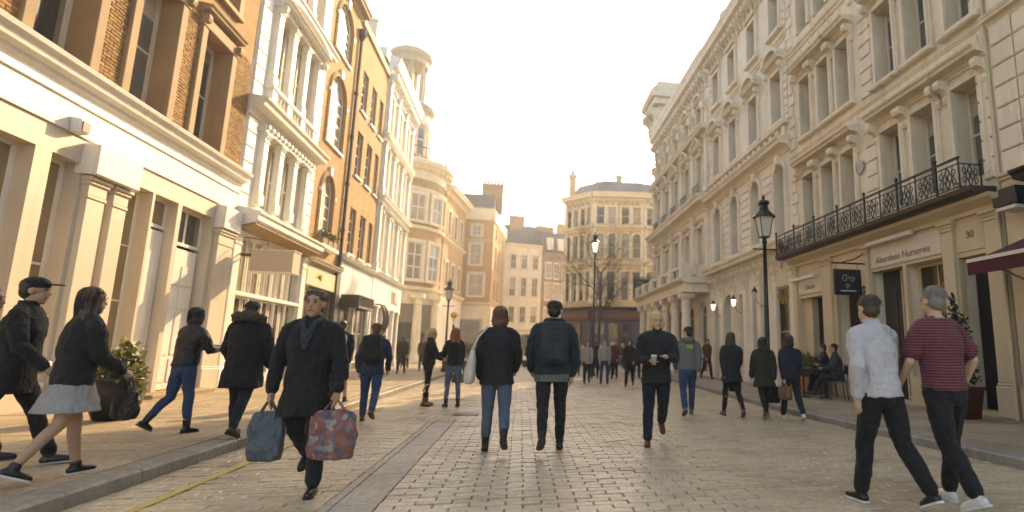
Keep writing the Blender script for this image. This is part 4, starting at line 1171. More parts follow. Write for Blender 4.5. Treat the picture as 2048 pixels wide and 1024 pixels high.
# L9 brown brick terrace
b, W = facing('brown_brick_terrace', 'brown brick terrace with three rows of white sashes, farthest house at the street end', 2.5, 77, 6.6, 78.6)
ops = [(.5 + k * 1.25, 1.35 + k * 1.25, z0, z1) for k in range(3) for z0, z1 in ((4.6, 7.0), (8.0, 10.4), (11.0, 13.2))]
body(b, W, 14.6, 7, 'brick_brown', ops, .2)
for o in ops: window(b, *o, .1, 2, 3, gm='glass_blind', fw_=.1, sill='stucco_pale'); surround(b, *o, .1, 'stucco_pale')
MB().box(.2, W - .2, -.1, .02, .2, 3.6).build('shop_front', 'shopfront_dark', b)
MB().profx([(.2, 0), (7, 0), (6, 3.2), (1.4, 3.2)], 0, W).build('mansard_roof', 'roof_slate', b, (0, 0, 14.6))
for x in (.8, 2.4): MB().box(x, x + .9, .3, 1.6, 15.1, 16.8).build('dormer', 'stucco_pale', b)
chimney(b, W - 1.2, 2.0, 14.8, 1.0, .8, 4.4, 'brick_red', 3); chimney(b, .2, 2.4, 17.0, 2.4, .8, 1.6, 'brick_brown', 5)

# C1: yellow stone block with dark cafe at its foot, three facets
def c1facet(name, label, p0, p1, first):
    b, W = facing(name, label, *p0, *p1)
    n = 2 if W > 3.6 else 1
    ops = []
    for k in range(n):
        c = W * (k + .5) / n
        for z0, z1, r in ((5.9, 8.7, 0), (10.0, 12.4, .4), (13.3, 15.0, 0)): ops += [(c - .95, c - .15, z0, z1, r), (c + .15, c + .95, z0, z1, r)]
    body(b, W, 16.6, 6, 'stone_yellow', ops, .25)
    for i, o in enumerate(ops):
        window(b, *o[:4], .18, 1, 2, o[4], 'stucco_cream', ('glass_grey', 'glass_dark', 'glass_blind')[i % 3], .07)
        surround(b, *o[:4], .17, 'stucco_cream', .08, o[4])
    for z, s in ((9.1, .8), (12.7, .7)): cornice(b, -.02, W + .02, z, 'stucco_cream', s, name='string_course')
    cornice(b, -.1, W + .1, 15.5, 'stucco_cream', 1.3, 1.2)
    brackets(b, .1, W - .1, int(W / .6), 15.2, 'stucco_cream', .2, .5, .6)
    MB().profx([(.3, 0), (6, 0), (4.2, 2.0), (1.6, 1.5)], .1, W - .1).build('lead_roof', 'lead', b, (0, 0, 16.5))
    for x in (.0, W - .3): pilaster(b, x, x + .3, 5.6, 15.4, 'stucco_cream', .15, .4, .6)
    MB().box(0, W, -.10, .02, .0, 5.3).build('cafe_front', 'shopfront_blue', b)
    MB().box(0, W, -.35, .02, 4.1, 4.95).build('cafe_fascia', 'fascia_maroon', b)
    cornice(b, 0, W, 4.95, 'shopfront_dark', .6, .8, name='cafe_cornice')
    for k in range(int(W / 1.3)):
        o = window(b, .25 + k * 1.3, 1.3 + k * 1.3, .5, 3.9, -.18, 1, 2, fm='shopfront_dark', gm='glass_warm' if k % 2 else 'glass_dark', fw_=.09)
    for k in range(int(W / .34)):
        if k % 7 != 6: MB().box(.3 + k * .32, .3 + k * .32 + .17, -.38, -.345, 4.35, 4.72).build('letter', 'letter_red', b)
    return b
c1facet('stone_corner_block', 'left splayed front of the yellow stone block behind the bare tree', (4.0, 55.2), (6.4, 52.3), 1)
b = c1facet('yellow_stone_block', 'yellow stone block with paired windows and a dark cafe at its foot across the square', (6.4, 52.3), (11.2, 51.7), 0)
chimney(b, 2.2, 2.4, 17.6, .6, .5, 1.2, 'stone_grey', 0)
b = c1facet('stone_right_front', 'right front of the yellow stone block partly hidden by the ornate white block', (11.2, 51.7), (15.6, 53), 2)
ch = thing('tall_chimney', 'slender pale chimney stack at the left corner of the yellow stone block', 'chimney', (4.55, 55.6, 16.4))
MB().box(-.3, .3, -.3, .3, -.6, 2.4).box(-.4, .4, -.4, .4, 2.4, 2.6).build('stack', 'stone_yellow', ch)
MB().lathe((0, 0, 2.6), [(.18, 0), (.14, .5), (.18, .55)], 10).build('chimney_pot', 'chimney_pot', ch)
# closing terraces out of the way, so the square has walls on its right
b, W = facing('far_terrace', 'plain cream terrace closing the right side of the square behind the stone block', 15.6, 53, 34, 58)
body(b, W, 14, 6, 'stucco_cream', [(1 + k * 2.4, 2 + k * 2.4, z, z + 2) for k in range(7) for z in (5, 9)], .2)
for k in range(7):
    for z in (5, 9): window(b, 1 + k * 2.4, 2 + k * 2.4, z, z + 2, .12, 2, 2)

# ------------------------------------------------------------------ people
def fabric(name, c, rough=.85, wr=.5, pattern=None, c2=None, fscale=60):
    mt, nt, bs = newmat(name)
    v = coords(nt)
    n = noise_n(nt, v, 5, 4)
    col = mix(nt, n, tuple(x * .75 for x in c), tuple(min(1, x * 1.3) for x in c))
    if pattern == 'stripe':
        w = nd(nt, 'ShaderNodeTexWave', Scale=13.0, Distortion=.25); w.bands_direction = 'Z'
        nt.links.new(v, w.inputs[0])
        col = mix(nt, ramp(nt, w.outputs[1], [(.62, (0, 0, 0)), (.72, (.75, .75, .75))]), col, c2)
    if pattern == 'floral':
        w = nd(nt, 'ShaderNodeTexVoronoi', Scale=24.0); nt.links.new(v, w.inputs[0])
        sep = nd(nt, 'ShaderNodeSeparateColor'); nt.links.new(w.outputs['Color'], sep.inputs[0])
        col = ramp(nt, sep.outputs[0], [(0, (.06, .075, .115)), (.3, (.24, .06, .042)), (.55, (.30, .10, .07)), (.72, (.10, .115, .15)), (.9, (.30, .25, .22))])
    if pattern == 'denim':
        col = mix(nt, ramp(nt, noise_n(nt, v, 2.2, 3), [(.4, (0, 0, 0)), (.7, (.8, .8, .8))]), col, c2)
    nt.links.new(col, bs.inputs['Base Color'])
    bs.inputs['Roughness'].default_value = rough
    bs.inputs['Sheen Weight'].default_value = .04
    f = noise_n(nt, coords(nt, scale=(9, 9, 4)), 1.4, 3, .6)
    f2 = noise_n(nt, v, fscale, 3)
    m_ = nd(nt, 'ShaderNodeMath', operation='MULTIPLY_ADD'); m_.inputs[1].default_value = .12
    nt.links.new(f2, m_.inputs[0]); nt.links.new(f, m_.inputs[2])
    bump(nt, bs, m_.outputs[0], min(1, wr * 1.5), .07)
    return mt
def hairmat(name, c):
    mt, nt, bs = newmat(name)
    v = coords(nt, scale=(70, 70, 5))
    n = noise_n(nt, v, 1.5, 3)
    nt.links.new(mix(nt, n, tuple(x * .5 for x in c), tuple(min(1, x * 1.5) for x in c)), bs.inputs['Base Color'])
    bs.inputs['Roughness'].default_value = .34
    bump(nt, bs, n, .9, .015)
def skinmat(name, c):
    mt, nt, bs = newmat(name)
    n = noise_n(nt, coords(nt), 22, 3)
    nt.links.new(mix(nt, n, tuple(x * .88 for x in c), tuple(min(1, x * 1.08) for x in c)), bs.inputs['Base Color'])
    bs.inputs['Roughness'].default_value = .5
    bs.inputs['Subsurface Weight'].default_value = .08
    bs.inputs['Subsurface Radius'].default_value = (.02, .008, .004)
for n_, c_ in dict(skin_fair=(.56, .33, .22), skin_mid=(.42, .24, .15), skin_tan=(.30, .16, .095)).items(): skinmat(n_, c_)
for n_, c_ in dict(hair_black=(.020, .015, .012), hair_brown=(.060, .034, .018), hair_blond=(.60, .42, .20), hair_red=(.30, .085, .025), hair_grey=(.22, .19, .16), hair_auburn=(.14, .06, .03)).items(): hairmat(n_, c_)
for n_, c_ in dict(cloth_black=(.0045, .0045, .005), cloth_charcoal=(.010, .0105, .0115), cloth_navy=(.008, .012, .022), cloth_teal=(.012, .022, .030), cloth_olive=(.02, .02, .011), cloth_brown=(.10, .045, .022), cloth_grey=(.12, .118, .115), cloth_lightgrey=(.27, .255, .245), cloth_white=(.46, .43, .43), cloth_maroon=(.09, .022, .02), cloth_tan=(.27, .19, .11), cloth_denimblue=(.018, .028, .055), cloth_pink=(.42, .26, .22), cloth_steel=(.022, .027, .036)).items(): fabric(n_, c_)
fabric('leather_black', (.006, .0055, .0055), .42, .6)
fabric('leather_brown', (.13, .05, .02), .45, .3)
fabric('jean_blue', (.02, .045, .105), .9, .45, 'denim', (.04, .08, .15))
fabric('jean_pale', (.065, .095, .14), .9, .45, 'denim', (.11, .145, .19))
fabric('jean_dark', (.006, .009, .016), .9, .45, 'denim', (.012, .017, .027))
fabric('tee_red_stripe', (.10, .010, .016), .9, .35, 'stripe', (.19, .09, .09))
fabric('bag_floral', (.3, .2, .2), .6, .5, 'floral')
fabric('bag_canvas', (.62, .55, .46), .9, .4)
fabric('bag_plastic', (.06, .075, .09), .35, .8)
fabric('fur', (.07, .05, .03), .95, 1.0, fscale=120)
simple('shoe_black', (.010, .009, .009), .35)
simple('shoe_brown', (.12, .04, .014), .4)
simple('shoe_white', (.62, .60, .56), .5)
simple('sole', (.35, .33, .30), .7)
simple('eye_dark', (.012, .009, .008), .15)
simple('lip', (.28, .10, .075), .45)
simple('hi_vis', (.20, .32, .03), .6)
simple('cup_paper', (.42, .36, .30), .6)

def ell(M_, c, r, seg=14, rings=8):
    pr = []
    vs, fs = [], []
    for j in range(rings + 1):
        t = math.pi * j / rings
        for i in range(seg):
            a = 2 * math.pi * i / seg
            vs.append((c[0] + r[0] * max(.02, math.sin(t)) * math.cos(a), c[1] + r[1] * max(.02, math.sin(t)) * math.sin(a), c[2] - r[2] * math.cos(t)))
    for j in range(rings):
        for i in range(seg):
            i2 = (i + 1) % seg
            fs.append((j * seg + i, j * seg + i2, (j + 1) * seg + i2, (j + 1) * seg + i))
    fs.append(tuple(range(seg))[::-1]); fs.append(tuple(range(rings * seg, (rings + 1) * seg)))
    M_.add(vs, fs)
def limb(M_, pts, rr, seg=12):
    pts = [Vector(p) for p in pts]
    # bend joints a little rounder
    P_, R2 = [pts[0]], [rr[0]]
    for i in range(1, len(pts)):
        for t in (.25, .5, .75, 1):
            P_.append(pts[i - 1].lerp(pts[i], t)); R2.append(rr[i - 1] + (rr[i] - rr[i - 1]) * t)
    d0, d1 = (pts[0] - pts[1]).normalized(), (pts[-1] - pts[-2]).normalized()
    P_ = [pts[0] + d0 * rr[0] * .98, pts[0] + d0 * rr[0] * .7] + P_ + [pts[-1] + d1 * rr[-1] * .7, pts[-1] + d1 * rr[-1] * .98]
    R2 = [rr[0] * .15, rr[0] * .7] + R2 + [rr[-1] * .7, rr[-1] * .15]
    M_.tube(P_, R2, seg)
def loft(M_, rings, seg=20, ex=2.0):
    """rings: (centre, rx, ry) in horizontal planes, superellipse exponent ex"""
    vs, fs = [], []
    for c, rx, ry in rings:
        for i in range(seg):
            a = 2 * math.pi * i / seg
            ca, sa = math.cos(a), math.sin(a)
            vs.append((c[0] + rx * math.copysign(abs(ca) ** (2 / ex), ca), c[1] + ry * math.copysign(abs(sa) ** (2 / ex), sa), c[2]))
    n = len(rings)
    for j in range(n - 1):
        for i in range(seg):
            i2 = (i + 1) % seg
            fs.append((j * seg + i, j * seg + i2, (j + 1) * seg + i2, (j + 1) * seg + i))
    fs.append(tuple(range(seg))[::-1]); fs.append(tuple(range((n - 1) * seg, n * seg)))
    M_.add(vs, fs)
FOLD = bpy.data.textures.new('folds', 'CLOUDS'); FOLD.noise_scale, FOLD.noise_depth = .11, 2
FURT = bpy.data.textures.new('tufts', 'CLOUDS'); FURT.noise_scale, FURT.noise_depth = .03, 2
def soft(M_, name, mat, parent, vox, it=3, fold=.0, tex=None):
    o = M_.build(name, mat, parent, smooth=True)
    r = o.modifiers.new('union', 'REMESH'); r.mode, r.voxel_size, r.use_smooth_shade = 'VOXEL', vox, True
    if it: s = o.modifiers.new('smooth', 'SMOOTH'); s.factor, s.iterations = .5, it
    if fold: d = o.modifiers.new('folds', 'DISPLACE'); d.texture, d.strength, d.mid_level, d.texture_coords = tex or FOLD, fold, .5, 'LOCAL'
    return o

STAND = dict(l=(2, 4), r=(-2, 4), la=(4, 8), ra=(-2, 8))
def person(label, X, Y, hd, H=1.72, z=0., female=False, pose=None, lean=3, skin='skin_fair', hair='short', hc='hair_brown',
           top='cloth_black', tlen=.80, bulk=.022, flare=0., sleeve='long', hood=False, fur=False, collar=True, under=None,
           bot='jean_dark', btype='trousers', bfit=.012, shoes='shoe_black', boot=0., sole=None, head=(0, 0), vox=.011, group=None, cap=None, sit=None, detail=True, widen=1.):
    """leg pose (hip flexion, knee flexion), arm pose (swing, elbow[, outward, inward])"""
    k = H / 1.75
    P = dict(STAND); P.update(pose or {})
    root = thing('person', label, 'person', (X, Y, z), rad(hd), group)
    fw_ = (.90 if female else 1.) * widen
    sw = (.165 if female else .188) * k * widen
    LZ = .90 * k
    legs = {}
    for s, key in ((-1, 'l'), (1, 'r')):
        a, kn = rad(P[key][0]), rad(P[key][1])
        ab = rad(P[key][2]) if len(P[key]) > 2 else rad(2.5)
        hip = Vector((s * .092 * k * fw_, 0, LZ))
        knee = hip + Vector((s * math.sin(ab) * .415, math.sin(a) * .415, -math.cos(a) * .415)) * k
        ank = knee + Vector((s * .01, math.sin(a - kn) * .405, -math.cos(a - kn) * .405)) * k
        fp = a - kn + (rad(P[key][3]) if len(P[key]) > 3 else max(rad(-55), min(0, -(a - kn) * .8)) if a - kn > 0 else (-(a - kn)) * .35)
        legs[key] = (hip, knee, ank, fp, s)
    def footpts(key):
        hip, knee, ank, fp, s = legs[key]
        fwd = Vector((s * .12, math.cos(fp), math.sin(fp))).normalized()
        dn = Vector((0, math.sin(fp), -math.cos(fp)))
        return fwd, dn
    low = 1e9
    for key in ('l', 'r'):
        fwd, dn = footpts(key)
        a_ = legs[key][2]
        for q in (a_ + dn * .085 * k - fwd * .06 * k, a_ + dn * .085 * k + fwd * .17 * k): low = min(low, q.z)
    dz = -low if sit is None else sit - LZ
    for key in legs: h_, k_, a_, f_, s_ = legs[key]; o_ = Vector((0, 0, dz)); legs[key] = (h_ + o_, k_ + o_, a_ + o_, f_, s_)
    base = Vector((0, 0, LZ + dz))
    lr = rad(lean)
    def T(x, y, zz):  # torso point: zz measured from the standing floor, leaned about the hips
        h = zz * k - LZ
        yy = y * k
        return base + Vector((x * k, yy * math.cos(lr) + h * math.sin(lr), h * math.cos(lr) - yy * math.sin(lr)))
    def torso(M_, rows, ex=2.2):
        loft(M_, [(T(0, yo, zz), rx * k * (fw_ if zz > .7 else 1), ry * k) for zz, rx, ry, yo in rows], 22, ex)
    # arms
    arms = {}
    for s, key in ((-1, 'la'), (1, 'ra')):
        q = P[key]
        sg, el = rad(q[0]), rad(q[1])
        out = rad(q[2]) if len(q) > 2 else rad(7)
        inn = rad(q[3]) if len(q) > 3 else rad(6)
        sh = T(s * sw / k, 0, 1.395)
        d1 = Vector((s * math.sin(out), math.sin(sg) * math.cos(out), -math.cos(sg) * math.cos(out))).normalized()
        elb = sh + d1 * .285 * k
        d2 = Vector((-s * math.sin(inn), math.sin(sg + el) * math.cos(inn), -math.cos(sg + el) * math.cos(inn))).normalized()
        wr = elb + d2 * .245 * k
        arms[key] = (sh, elb, wr, d2, s)
    # ---- body: one continuous skin
    B = MB()
    torso(B, [(.80, .10, .09, 0), (.90, .15, .105, 0), (1.0, .14, .10, 0), (1.1, .13, .095, 0), (1.25, .15, .105, .0), (1.38, .155, .10, 0), (1.46, .10, .075, 0), (1.50, .06, .055, -.005)])
    hy, hp = rad(head[0]), rad(head[1])
    hc_ = T(0, .015, 1.625)
    Rm = Matrix.Rotation(hy, 3, 'Z') @ Matrix.Rotation(-hp, 3, 'X')
    def HP(x, y, zz): return hc_ + Rm @ Vector((x * k, y * k, zz * k))
    def hell(M_, c, r):
        o = len(M_.v); ell(M_, c, r)
        for i in range(o, len(M_.v)): M_.v[i] = tuple(HP(*M_.v[i]))
    limb(B, [T(0, -.005, 1.46), HP(0, -.012, -.05)], [.056 * k * fw_, .052 * k * fw_])
    hell(B, (0, -.012, .03), (.075, .094, .092)); hell(B, (0, .02, -.05), (.057, .066, .07)); hell(B, (0, .05, -.095), (.03, .03, .025))
    limb(B, [HP(0, .078, .012), HP(0, .095, -.022)], [.010 * k, .0145 * k], 8)
    hell(B, (.076, -.008, -.005), (.013, .022, .032)); hell(B, (-.076, -.008, -.005), (.013, .022, .032))
    hell(B, (0, .068, -.057), (.024, .02, .012))
    for key in arms:
        sh, elb, wr, d2, s = arms[key]
        limb(B, [sh, elb, wr], [.050 * k, .040 * k, .026 * k])
        side = Vector((s, 0, 0)); side = (side - d2 * side.dot(d2)).normalized()
        nrm = d2.cross(side)
        pm = wr + d2 * .05 * k
        limb(B, [wr, pm + nrm * 0, pm + d2 * .04 * k], [.024 * k, .030 * k, .030 * k], 10)
        fr_ = Vector((0, 1, 0)); fr_ = (fr_ - d2 * fr_.dot(d2)); fr_ = fr_.normalized() if fr_.length > .1 else nrm
        for i, (o_, L_) in enumerate(((.026, .074), (.009, .084), (-.009, .078), (-.026, .060))):
            b0 = wr + d2 * .085 * k + fr_ * o_ * k
            inw = -side * .022 * k
            limb(B, [b0, b0 + d2 * L_ * .5 * k + inw * .3, b0 + d2 * L_ * k + inw], [.0095 * k, .009 * k, .0075 * k], 8)
        limb(B, [wr + d2 * .03 * k + fr_ * .02 * k, wr + d2 * .06 * k + fr_ * .045 * k - side * .01 * k, wr + d2 * .095 * k + fr_ * .05 * k - side * .02 * k], [.013 * k, .011 * k, .009 * k], 8)
    for key in legs:
        hip, knee, ank, fp, s = legs[key]
        calf = knee.lerp(ank, .3) + Vector((0, -.012, 0)) * k
        limb(B, [hip, knee, calf, ank], [.082 * k, .054 * k, .052 * k, .036 * k])
        fwd, dn = footpts(key)
        limb(B, [ank + dn * .045 * k - fwd * .02 * k, ank + dn * .055 * k + fwd * .13 * k], [.034 * k, .024 * k], 10)
    soft(B, 'body', skin, root, vox * .85, 1)
    # ---- face
    if detail:
        for s in (-1, 1):
            E_ = MB(); hell(E_, (s * .031, .077, .018), (.012, .008, .007)); E_.build('eye', 'eye_dark', root, smooth=True)
            E_ = MB(); limb(E_, [HP(s * .016, .086, .036), HP(s * .032, .086, .041), HP(s * .048, .074, .036)], [.004 * k, .005 * k, .003 * k], 6); E_.build('eyebrow', hc, root, smooth=True)
        E_ = MB(); limb(E_, [HP(-.022, .081, -.058), HP(0, .0895, -.056), HP(.022, .081, -.058)], [.005 * k, .007 * k, .005 * k], 6); E_.build('mouth', 'lip', root, smooth=True)
    # ---- hair
    Hh = MB()
    if hair != 'bald':
        e_ = 1.0 if hair == 'short' else 1.08
        hell(Hh, (0, -.026, .052), (.086 * e_, .098 * e_, .084 * e_)); hell(Hh, (0, -.054, -.005), (.078 * e_, .064 * e_, .078 * e_))
        if hair == 'long':
            for zz, rx in ((-.04, .092), (-.12, .104), (-.20, .108), (-.29, .09), (-.36, .06)): hell(Hh, (0, -.066 + .12 * min(0, zz + .1), zz), (rx, .054, .075))
            for s in (-1, 1): limb(Hh, [HP(s * .070, .01, .03), HP(s * .078, .0, -.08), HP(s * .075, -.01, -.2)], [.028 * k, .036 * k, .03 * k])
        if hair == 'bob':
            for s in (-1, 1): limb(Hh, [HP(s * .068, .02, .04), HP(s * .080, .0, -.05), HP(s * .07, -.01, -.11)], [.026 * k, .03 * k, .022 * k])
            hell(Hh, (0, -.055, -.06), (.096, .068, .085)); hell(Hh, (0, .02, .088), (.072, .06, .036))
        if hair == 'pony':
            limb(Hh, [HP(0, -.10, .06), HP(0, -.15, .02), HP(0, -.15, -.1), HP(0, -.13, -.2)], [.03 * k, .036 * k, .034 * k, .014 * k])
        soft(Hh, 'hair', hc, root, vox * .9, 1, .012 if hair == 'short' else .02, FURT)
    if detail and hair != 'bald' and not cap:      # loose strands
        Q = MB(); rh = random.Random(int(abs(X * 917 + Y * 131)))
        for _ in range(230 if hair == 'short' else 330):
            a = rh.uniform(0, 6.283); e = rh.uniform(.1, 1.45)
            d_ = Vector((math.cos(a) * math.cos(e), math.sin(a) * math.cos(e), math.sin(e)))
            if d_.y > .55 and d_.z < .75: continue
            g1 = 1.0 if hair == 'short' else 1.08
            p0 = Vector((d_.x * .086 * g1, -.026 + d_.y * .098 * g1, .052 + d_.z * .084 * g1))
            tg_ = Vector((d_.x * .3, d_.y * .3 - .35, -.9)); tg_ = (tg_ - d_ * tg_.dot(d_) * .9).normalized()
            L_ = rh.uniform(.03, .06) if hair == 'short' else rh.uniform(.12, .30 if hair in ('long',) else .17)
            out = rh.uniform(.004, .016) if hair == 'short' else rh.uniform(.002, .016)
            pts = []
            pp_ = p0.copy(); dd_ = tg_
            for q in range(5):
                pts.append(HP(*(pp_ + d_ * out * q / 4)))
                dd_ = (dd_ + (Vector((-pp_.x * 2, (-.06 - pp_.y) * 3, -.9)) if hair != 'short' else Vector((0, -.02, -.1)))).normalized()
                pp_ = pp_ + dd_ * L_ / 4
            Q.tube(pts, [.0022 * k, .0022 * k, .002 * k, .0016 * k, .0006 * k], 3)
        stuff(Q.build('hair_strands', hc, root))
    if cap:
        C_ = MB(); hell(C_, (0, -.010, .066), (.089, .105, .072)); loft(C_, [(HP(0, .12, .062), .075 * k, .075 * k), (HP(0, .125, .072), .07 * k, .07 * k)], 16)
        soft(C_, 'cap', cap, root, vox * .8, 1)
    # ---- trousers / shorts / skirt
    bl = MB()
    zt = 1.03
    if btype == 'skirt':
        torso(bl, [(1.05, .145, .11, 0), (.95, .17, .125, 0), (.85, .20, .155, 0), (.72, .235, .20, 0), (.60, .265, .235, 0)])
    else:
        g_ = bfit
        torso(bl, [(.78, .09, .08, 0), (.84, .15 + g_ * .6, .115 + g_, 0), (.92, .158 + g_, .115 + g_, 0), (zt, .148 + g_, .105 + g_, 0)])
        for key in legs:
            hip, knee, ank, fp, s = legs[key]
            if btype == 'shorts': limb(bl, [hip, hip.lerp(knee, .85)], [.096 * k + g_, .078 * k + g_])
            else:
                calf = knee.lerp(ank, .35) + Vector((0, -.014, 0)) * k
                limb(bl, [hip, hip.lerp(knee, .55), knee, calf, knee.lerp(ank, .93 - boot)], [.088 * k + g_, .074 * k + g_, .056 * k + g_, .053 * k + g_, .043 * k + g_ * 1.1])
    soft(bl, {'skirt': 'skirt', 'shorts': 'shorts'}.get(btype, 'trousers'), bot, root, vox, 2, .022)
    # ---- top
    J = MB()
    h = tlen
    rows = []
    if h < .86:
        rows += [(h, .165 + bulk + flare, .125 + bulk + flare, 0)]
        if h < .7: rows += [((h + .86) / 2, .168 + bulk + flare * .5, .125 + bulk + flare * .5, 0)]
    rows += [(.90 if h < .88 else h, .163 + bulk, .118 + bulk, 0), (1.0, .152 + bulk, .112 + bulk, 0), (1.12, .148 + bulk, .108 + bulk, 0), (1.26, .170 + bulk * .9, .120 + bulk, .0), (1.37, .172 + bulk * .7, .112 + bulk * .8, 0), (1.435, .125 + bulk * .6, .086 + bulk * .6, -.003), (1.485, .085 + bulk * .4, .072 + bulk * .4, -.006)]
    torso(J, rows)
    for key in arms:
        sh, elb, wr, d2, s = arms[key]
        limb(J, [T(0, -.012, 1.462), T(s * sw / k * .55, -.008, 1.435), sh + Vector((0, 0, .012))], [.055 * k, .05 * k + bulk * .4, .044 * k + bulk * .5])
        if sleeve == 'long': limb(J, [sh, sh.lerp(elb, .3), elb, elb.lerp(wr, .97)], [.050 * k + bulk * .6, .054 * k + bulk * .7, .046 * k + bulk * .6, .036 * k + bulk * .5])
        elif sleeve == 'short': limb(J, [sh, sh.lerp(elb, .3), sh.lerp(elb, .72)], [.050 * k + bulk * .6, .056 * k + bulk * .7, .060 * k + bulk * .6])
    if collar: loft(J, [(T(0, -.008, 1.46), .082 * k, .078 * k), (T(0, -.012, 1.535), .072 * k, .072 * k)], 16)
    soft(J, 'jacket' if sleeve == 'long' else 'shirt', top, root, vox, 2, .034)
    if hood:
        Q = MB()
        limb(Q, [T(-.10, -.03, 1.50), T(-.08, -.11, 1.49), T(0, -.14, 1.47), T(.08, -.11, 1.49), T(.10, -.03, 1.50)], [.032 * k, .048 * k, .06 * k, .048 * k, .032 * k])
        soft(Q, 'hood', top, root, vox, 3, .02)
    if fur:
        Q = MB()
        limb(Q, [T(.09, .06, 1.48), T(-.05, .06, 1.47), T(-.15, -.01, 1.51), T(-.12, -.12, 1.54), T(0, -.16, 1.55), T(.12, -.12, 1.54), T(.15, -.01, 1.51)], [.04 * k, .045 * k] + [.062 * k] * 5)
        soft(Q, 'fur_trim', 'fur', root, vox, 1, .06, FURT)
    if under == 'cloth_steel':
        Q = MB()
        for s in (-1, 1): limb(Q, [T(s * .075, .0, 1.50), T(s * .055, .085, 1.47), T(s * .012, .150, 1.34), T(s * .004, .160, 1.24)], [.022 * k, .028 * k, .030 * k, .018 * k])
        soft(Q, 'scarf', under, root, vox, 1, .012)
    elif under:   # a lighter hem or collar showing
        Q = MB(); torso(Q, [(h - .085, .160 + bulk * .9, .120 + bulk * .9, 0), (h + .03, .160 + bulk * .8, .120 + bulk * .8, 0)]); soft(Q, 'shirt_hem', under, root, vox, 2, .01)
    # ---- shoes
    for key in legs:
        hip, knee, ank, fp, s = legs[key]
        fwd, dn = footpts(key)
        S_ = MB()
        limb(S_, [ank + dn * .05 * k - fwd * .03 * k, ank + dn * .048 * k + fwd * .05 * k, ank + dn * .060 * k + fwd * .135 * k], [.042 * k, .042 * k, .034 * k], 12)
        limb(S_, [ank + (knee - ank).normalized() * (.02 + boot * .36) * k, ank + dn * .04 * k], [.045 * k + (.006 if boot else 0), .040 * k], 12)
        for q in range(len(S_.v)):   # flat sole
            p = Vector(S_.v[q]); t = (p - ank).dot(dn)
            if t > .083 * k: S_.v[q] = tuple(p - dn * (t - .083 * k))
        so_ = soft(S_, 'boot' if boot else 'shoe', shoes, root, vox * .9, 1)
        Z_ = MB()
        sd = fwd.cross(dn).normalized()
        pts = []
        for (f_, w_) in ((-.075, .022), (-.05, .036), (.04, .036), (.11, .042), (.155, .030), (.172, .012)):
            pts.append((f_, w_))
        outl = [(f_, w_) for f_, w_ in pts] + [(f_, -w_) for f_, w_ in pts[::-1]]
        n_ = len(outl)
        vsl = [ank + dn * dd * k + fwd * f_ * k + sd * w_ * k for dd in (.070, .087) for f_, w_ in outl]
        Z_.add(vsl, [tuple(range(n_)), tuple(range(n_, 2 * n_))[::-1]] + [(i, (i + 1) % n_, n_ + (i + 1) % n_, n_ + i) for i in range(n_)])
        Z_.build('sole', sole or 'shoe_black', so_)
    bpy_m = Matrix.Translation((X, Y, z)) @ Matrix.Rotation(rad(hd), 4, 'Z')
    return dict(root=root, T=T, arms=arms, legs=legs, M=bpy_m, hd=hd, k=k, HP=HP)
def rbox(M_, c, sx, sy, sz, ex=4.5, taper=1.0):
    loft(M_, [((c[0], c[1], c[2] + sz * t), sx / 2 * s * (taper + (1 - taper) * (1 - t) if taper != 1 else 1), sy / 2 * s) for t, s in ((0, .80), (.03, .93), (.10, 1), (.5, 1.03), (.88, 1), (.96, .93), (1, .78))], 28, ex)
def carried(p, name, label, cat, local):
    w = p['M'] @ Vector(local)
    return thing(name, label, cat, w, rad(p['hd']))
def backpack(p, label, mat, trim, w=.30, h=.46, d=.17, zc=1.02):
    q = p['T'](0, -.135 - d / 2, zc)
    t = carried(p, 'backpack', label, 'backpack', q)
    M_ = MB(); rbox(M_, (0, 0, 0), w, d, h); M_.build('pack', mat, t, smooth=True)
    M_ = MB(); rbox(M_, (0, -d / 2 - .01, .04), w * .8, .07, h * .42); M_.build('front_pocket', mat, t, smooth=True)
    MB().tube([(-w * .42, -d / 2 * .7, h * .80), (0, -d / 2 - .012, h * .83), (w * .42, -d / 2 * .7, h * .80)], .006, 5).build('zip', trim, t)
    MB().tube([(-.05, d * .3, h * .98), (-.03, d * .3, h * 1.06), (.03, d * .3, h * 1.06), (.05, d * .3, h * .98)], .009, 6).build('handle', trim, t)
    for s in (-1, 1):
        a = [Vector(v_) - q for v_ in (p['T'](s * .09, -.14, zc + h * .8 / p['k']), p['T'](s * .105, -.07, 1.50), p['T'](s * .115, .06, 1.475), p['T'](s * .14, .15, 1.33), p['T'](s * .17, .10, 1.12), p['T'](s * .15, -.12, zc + .06))]
        MB().tube(a, .018, 6).build('strap', trim, t)
    return t

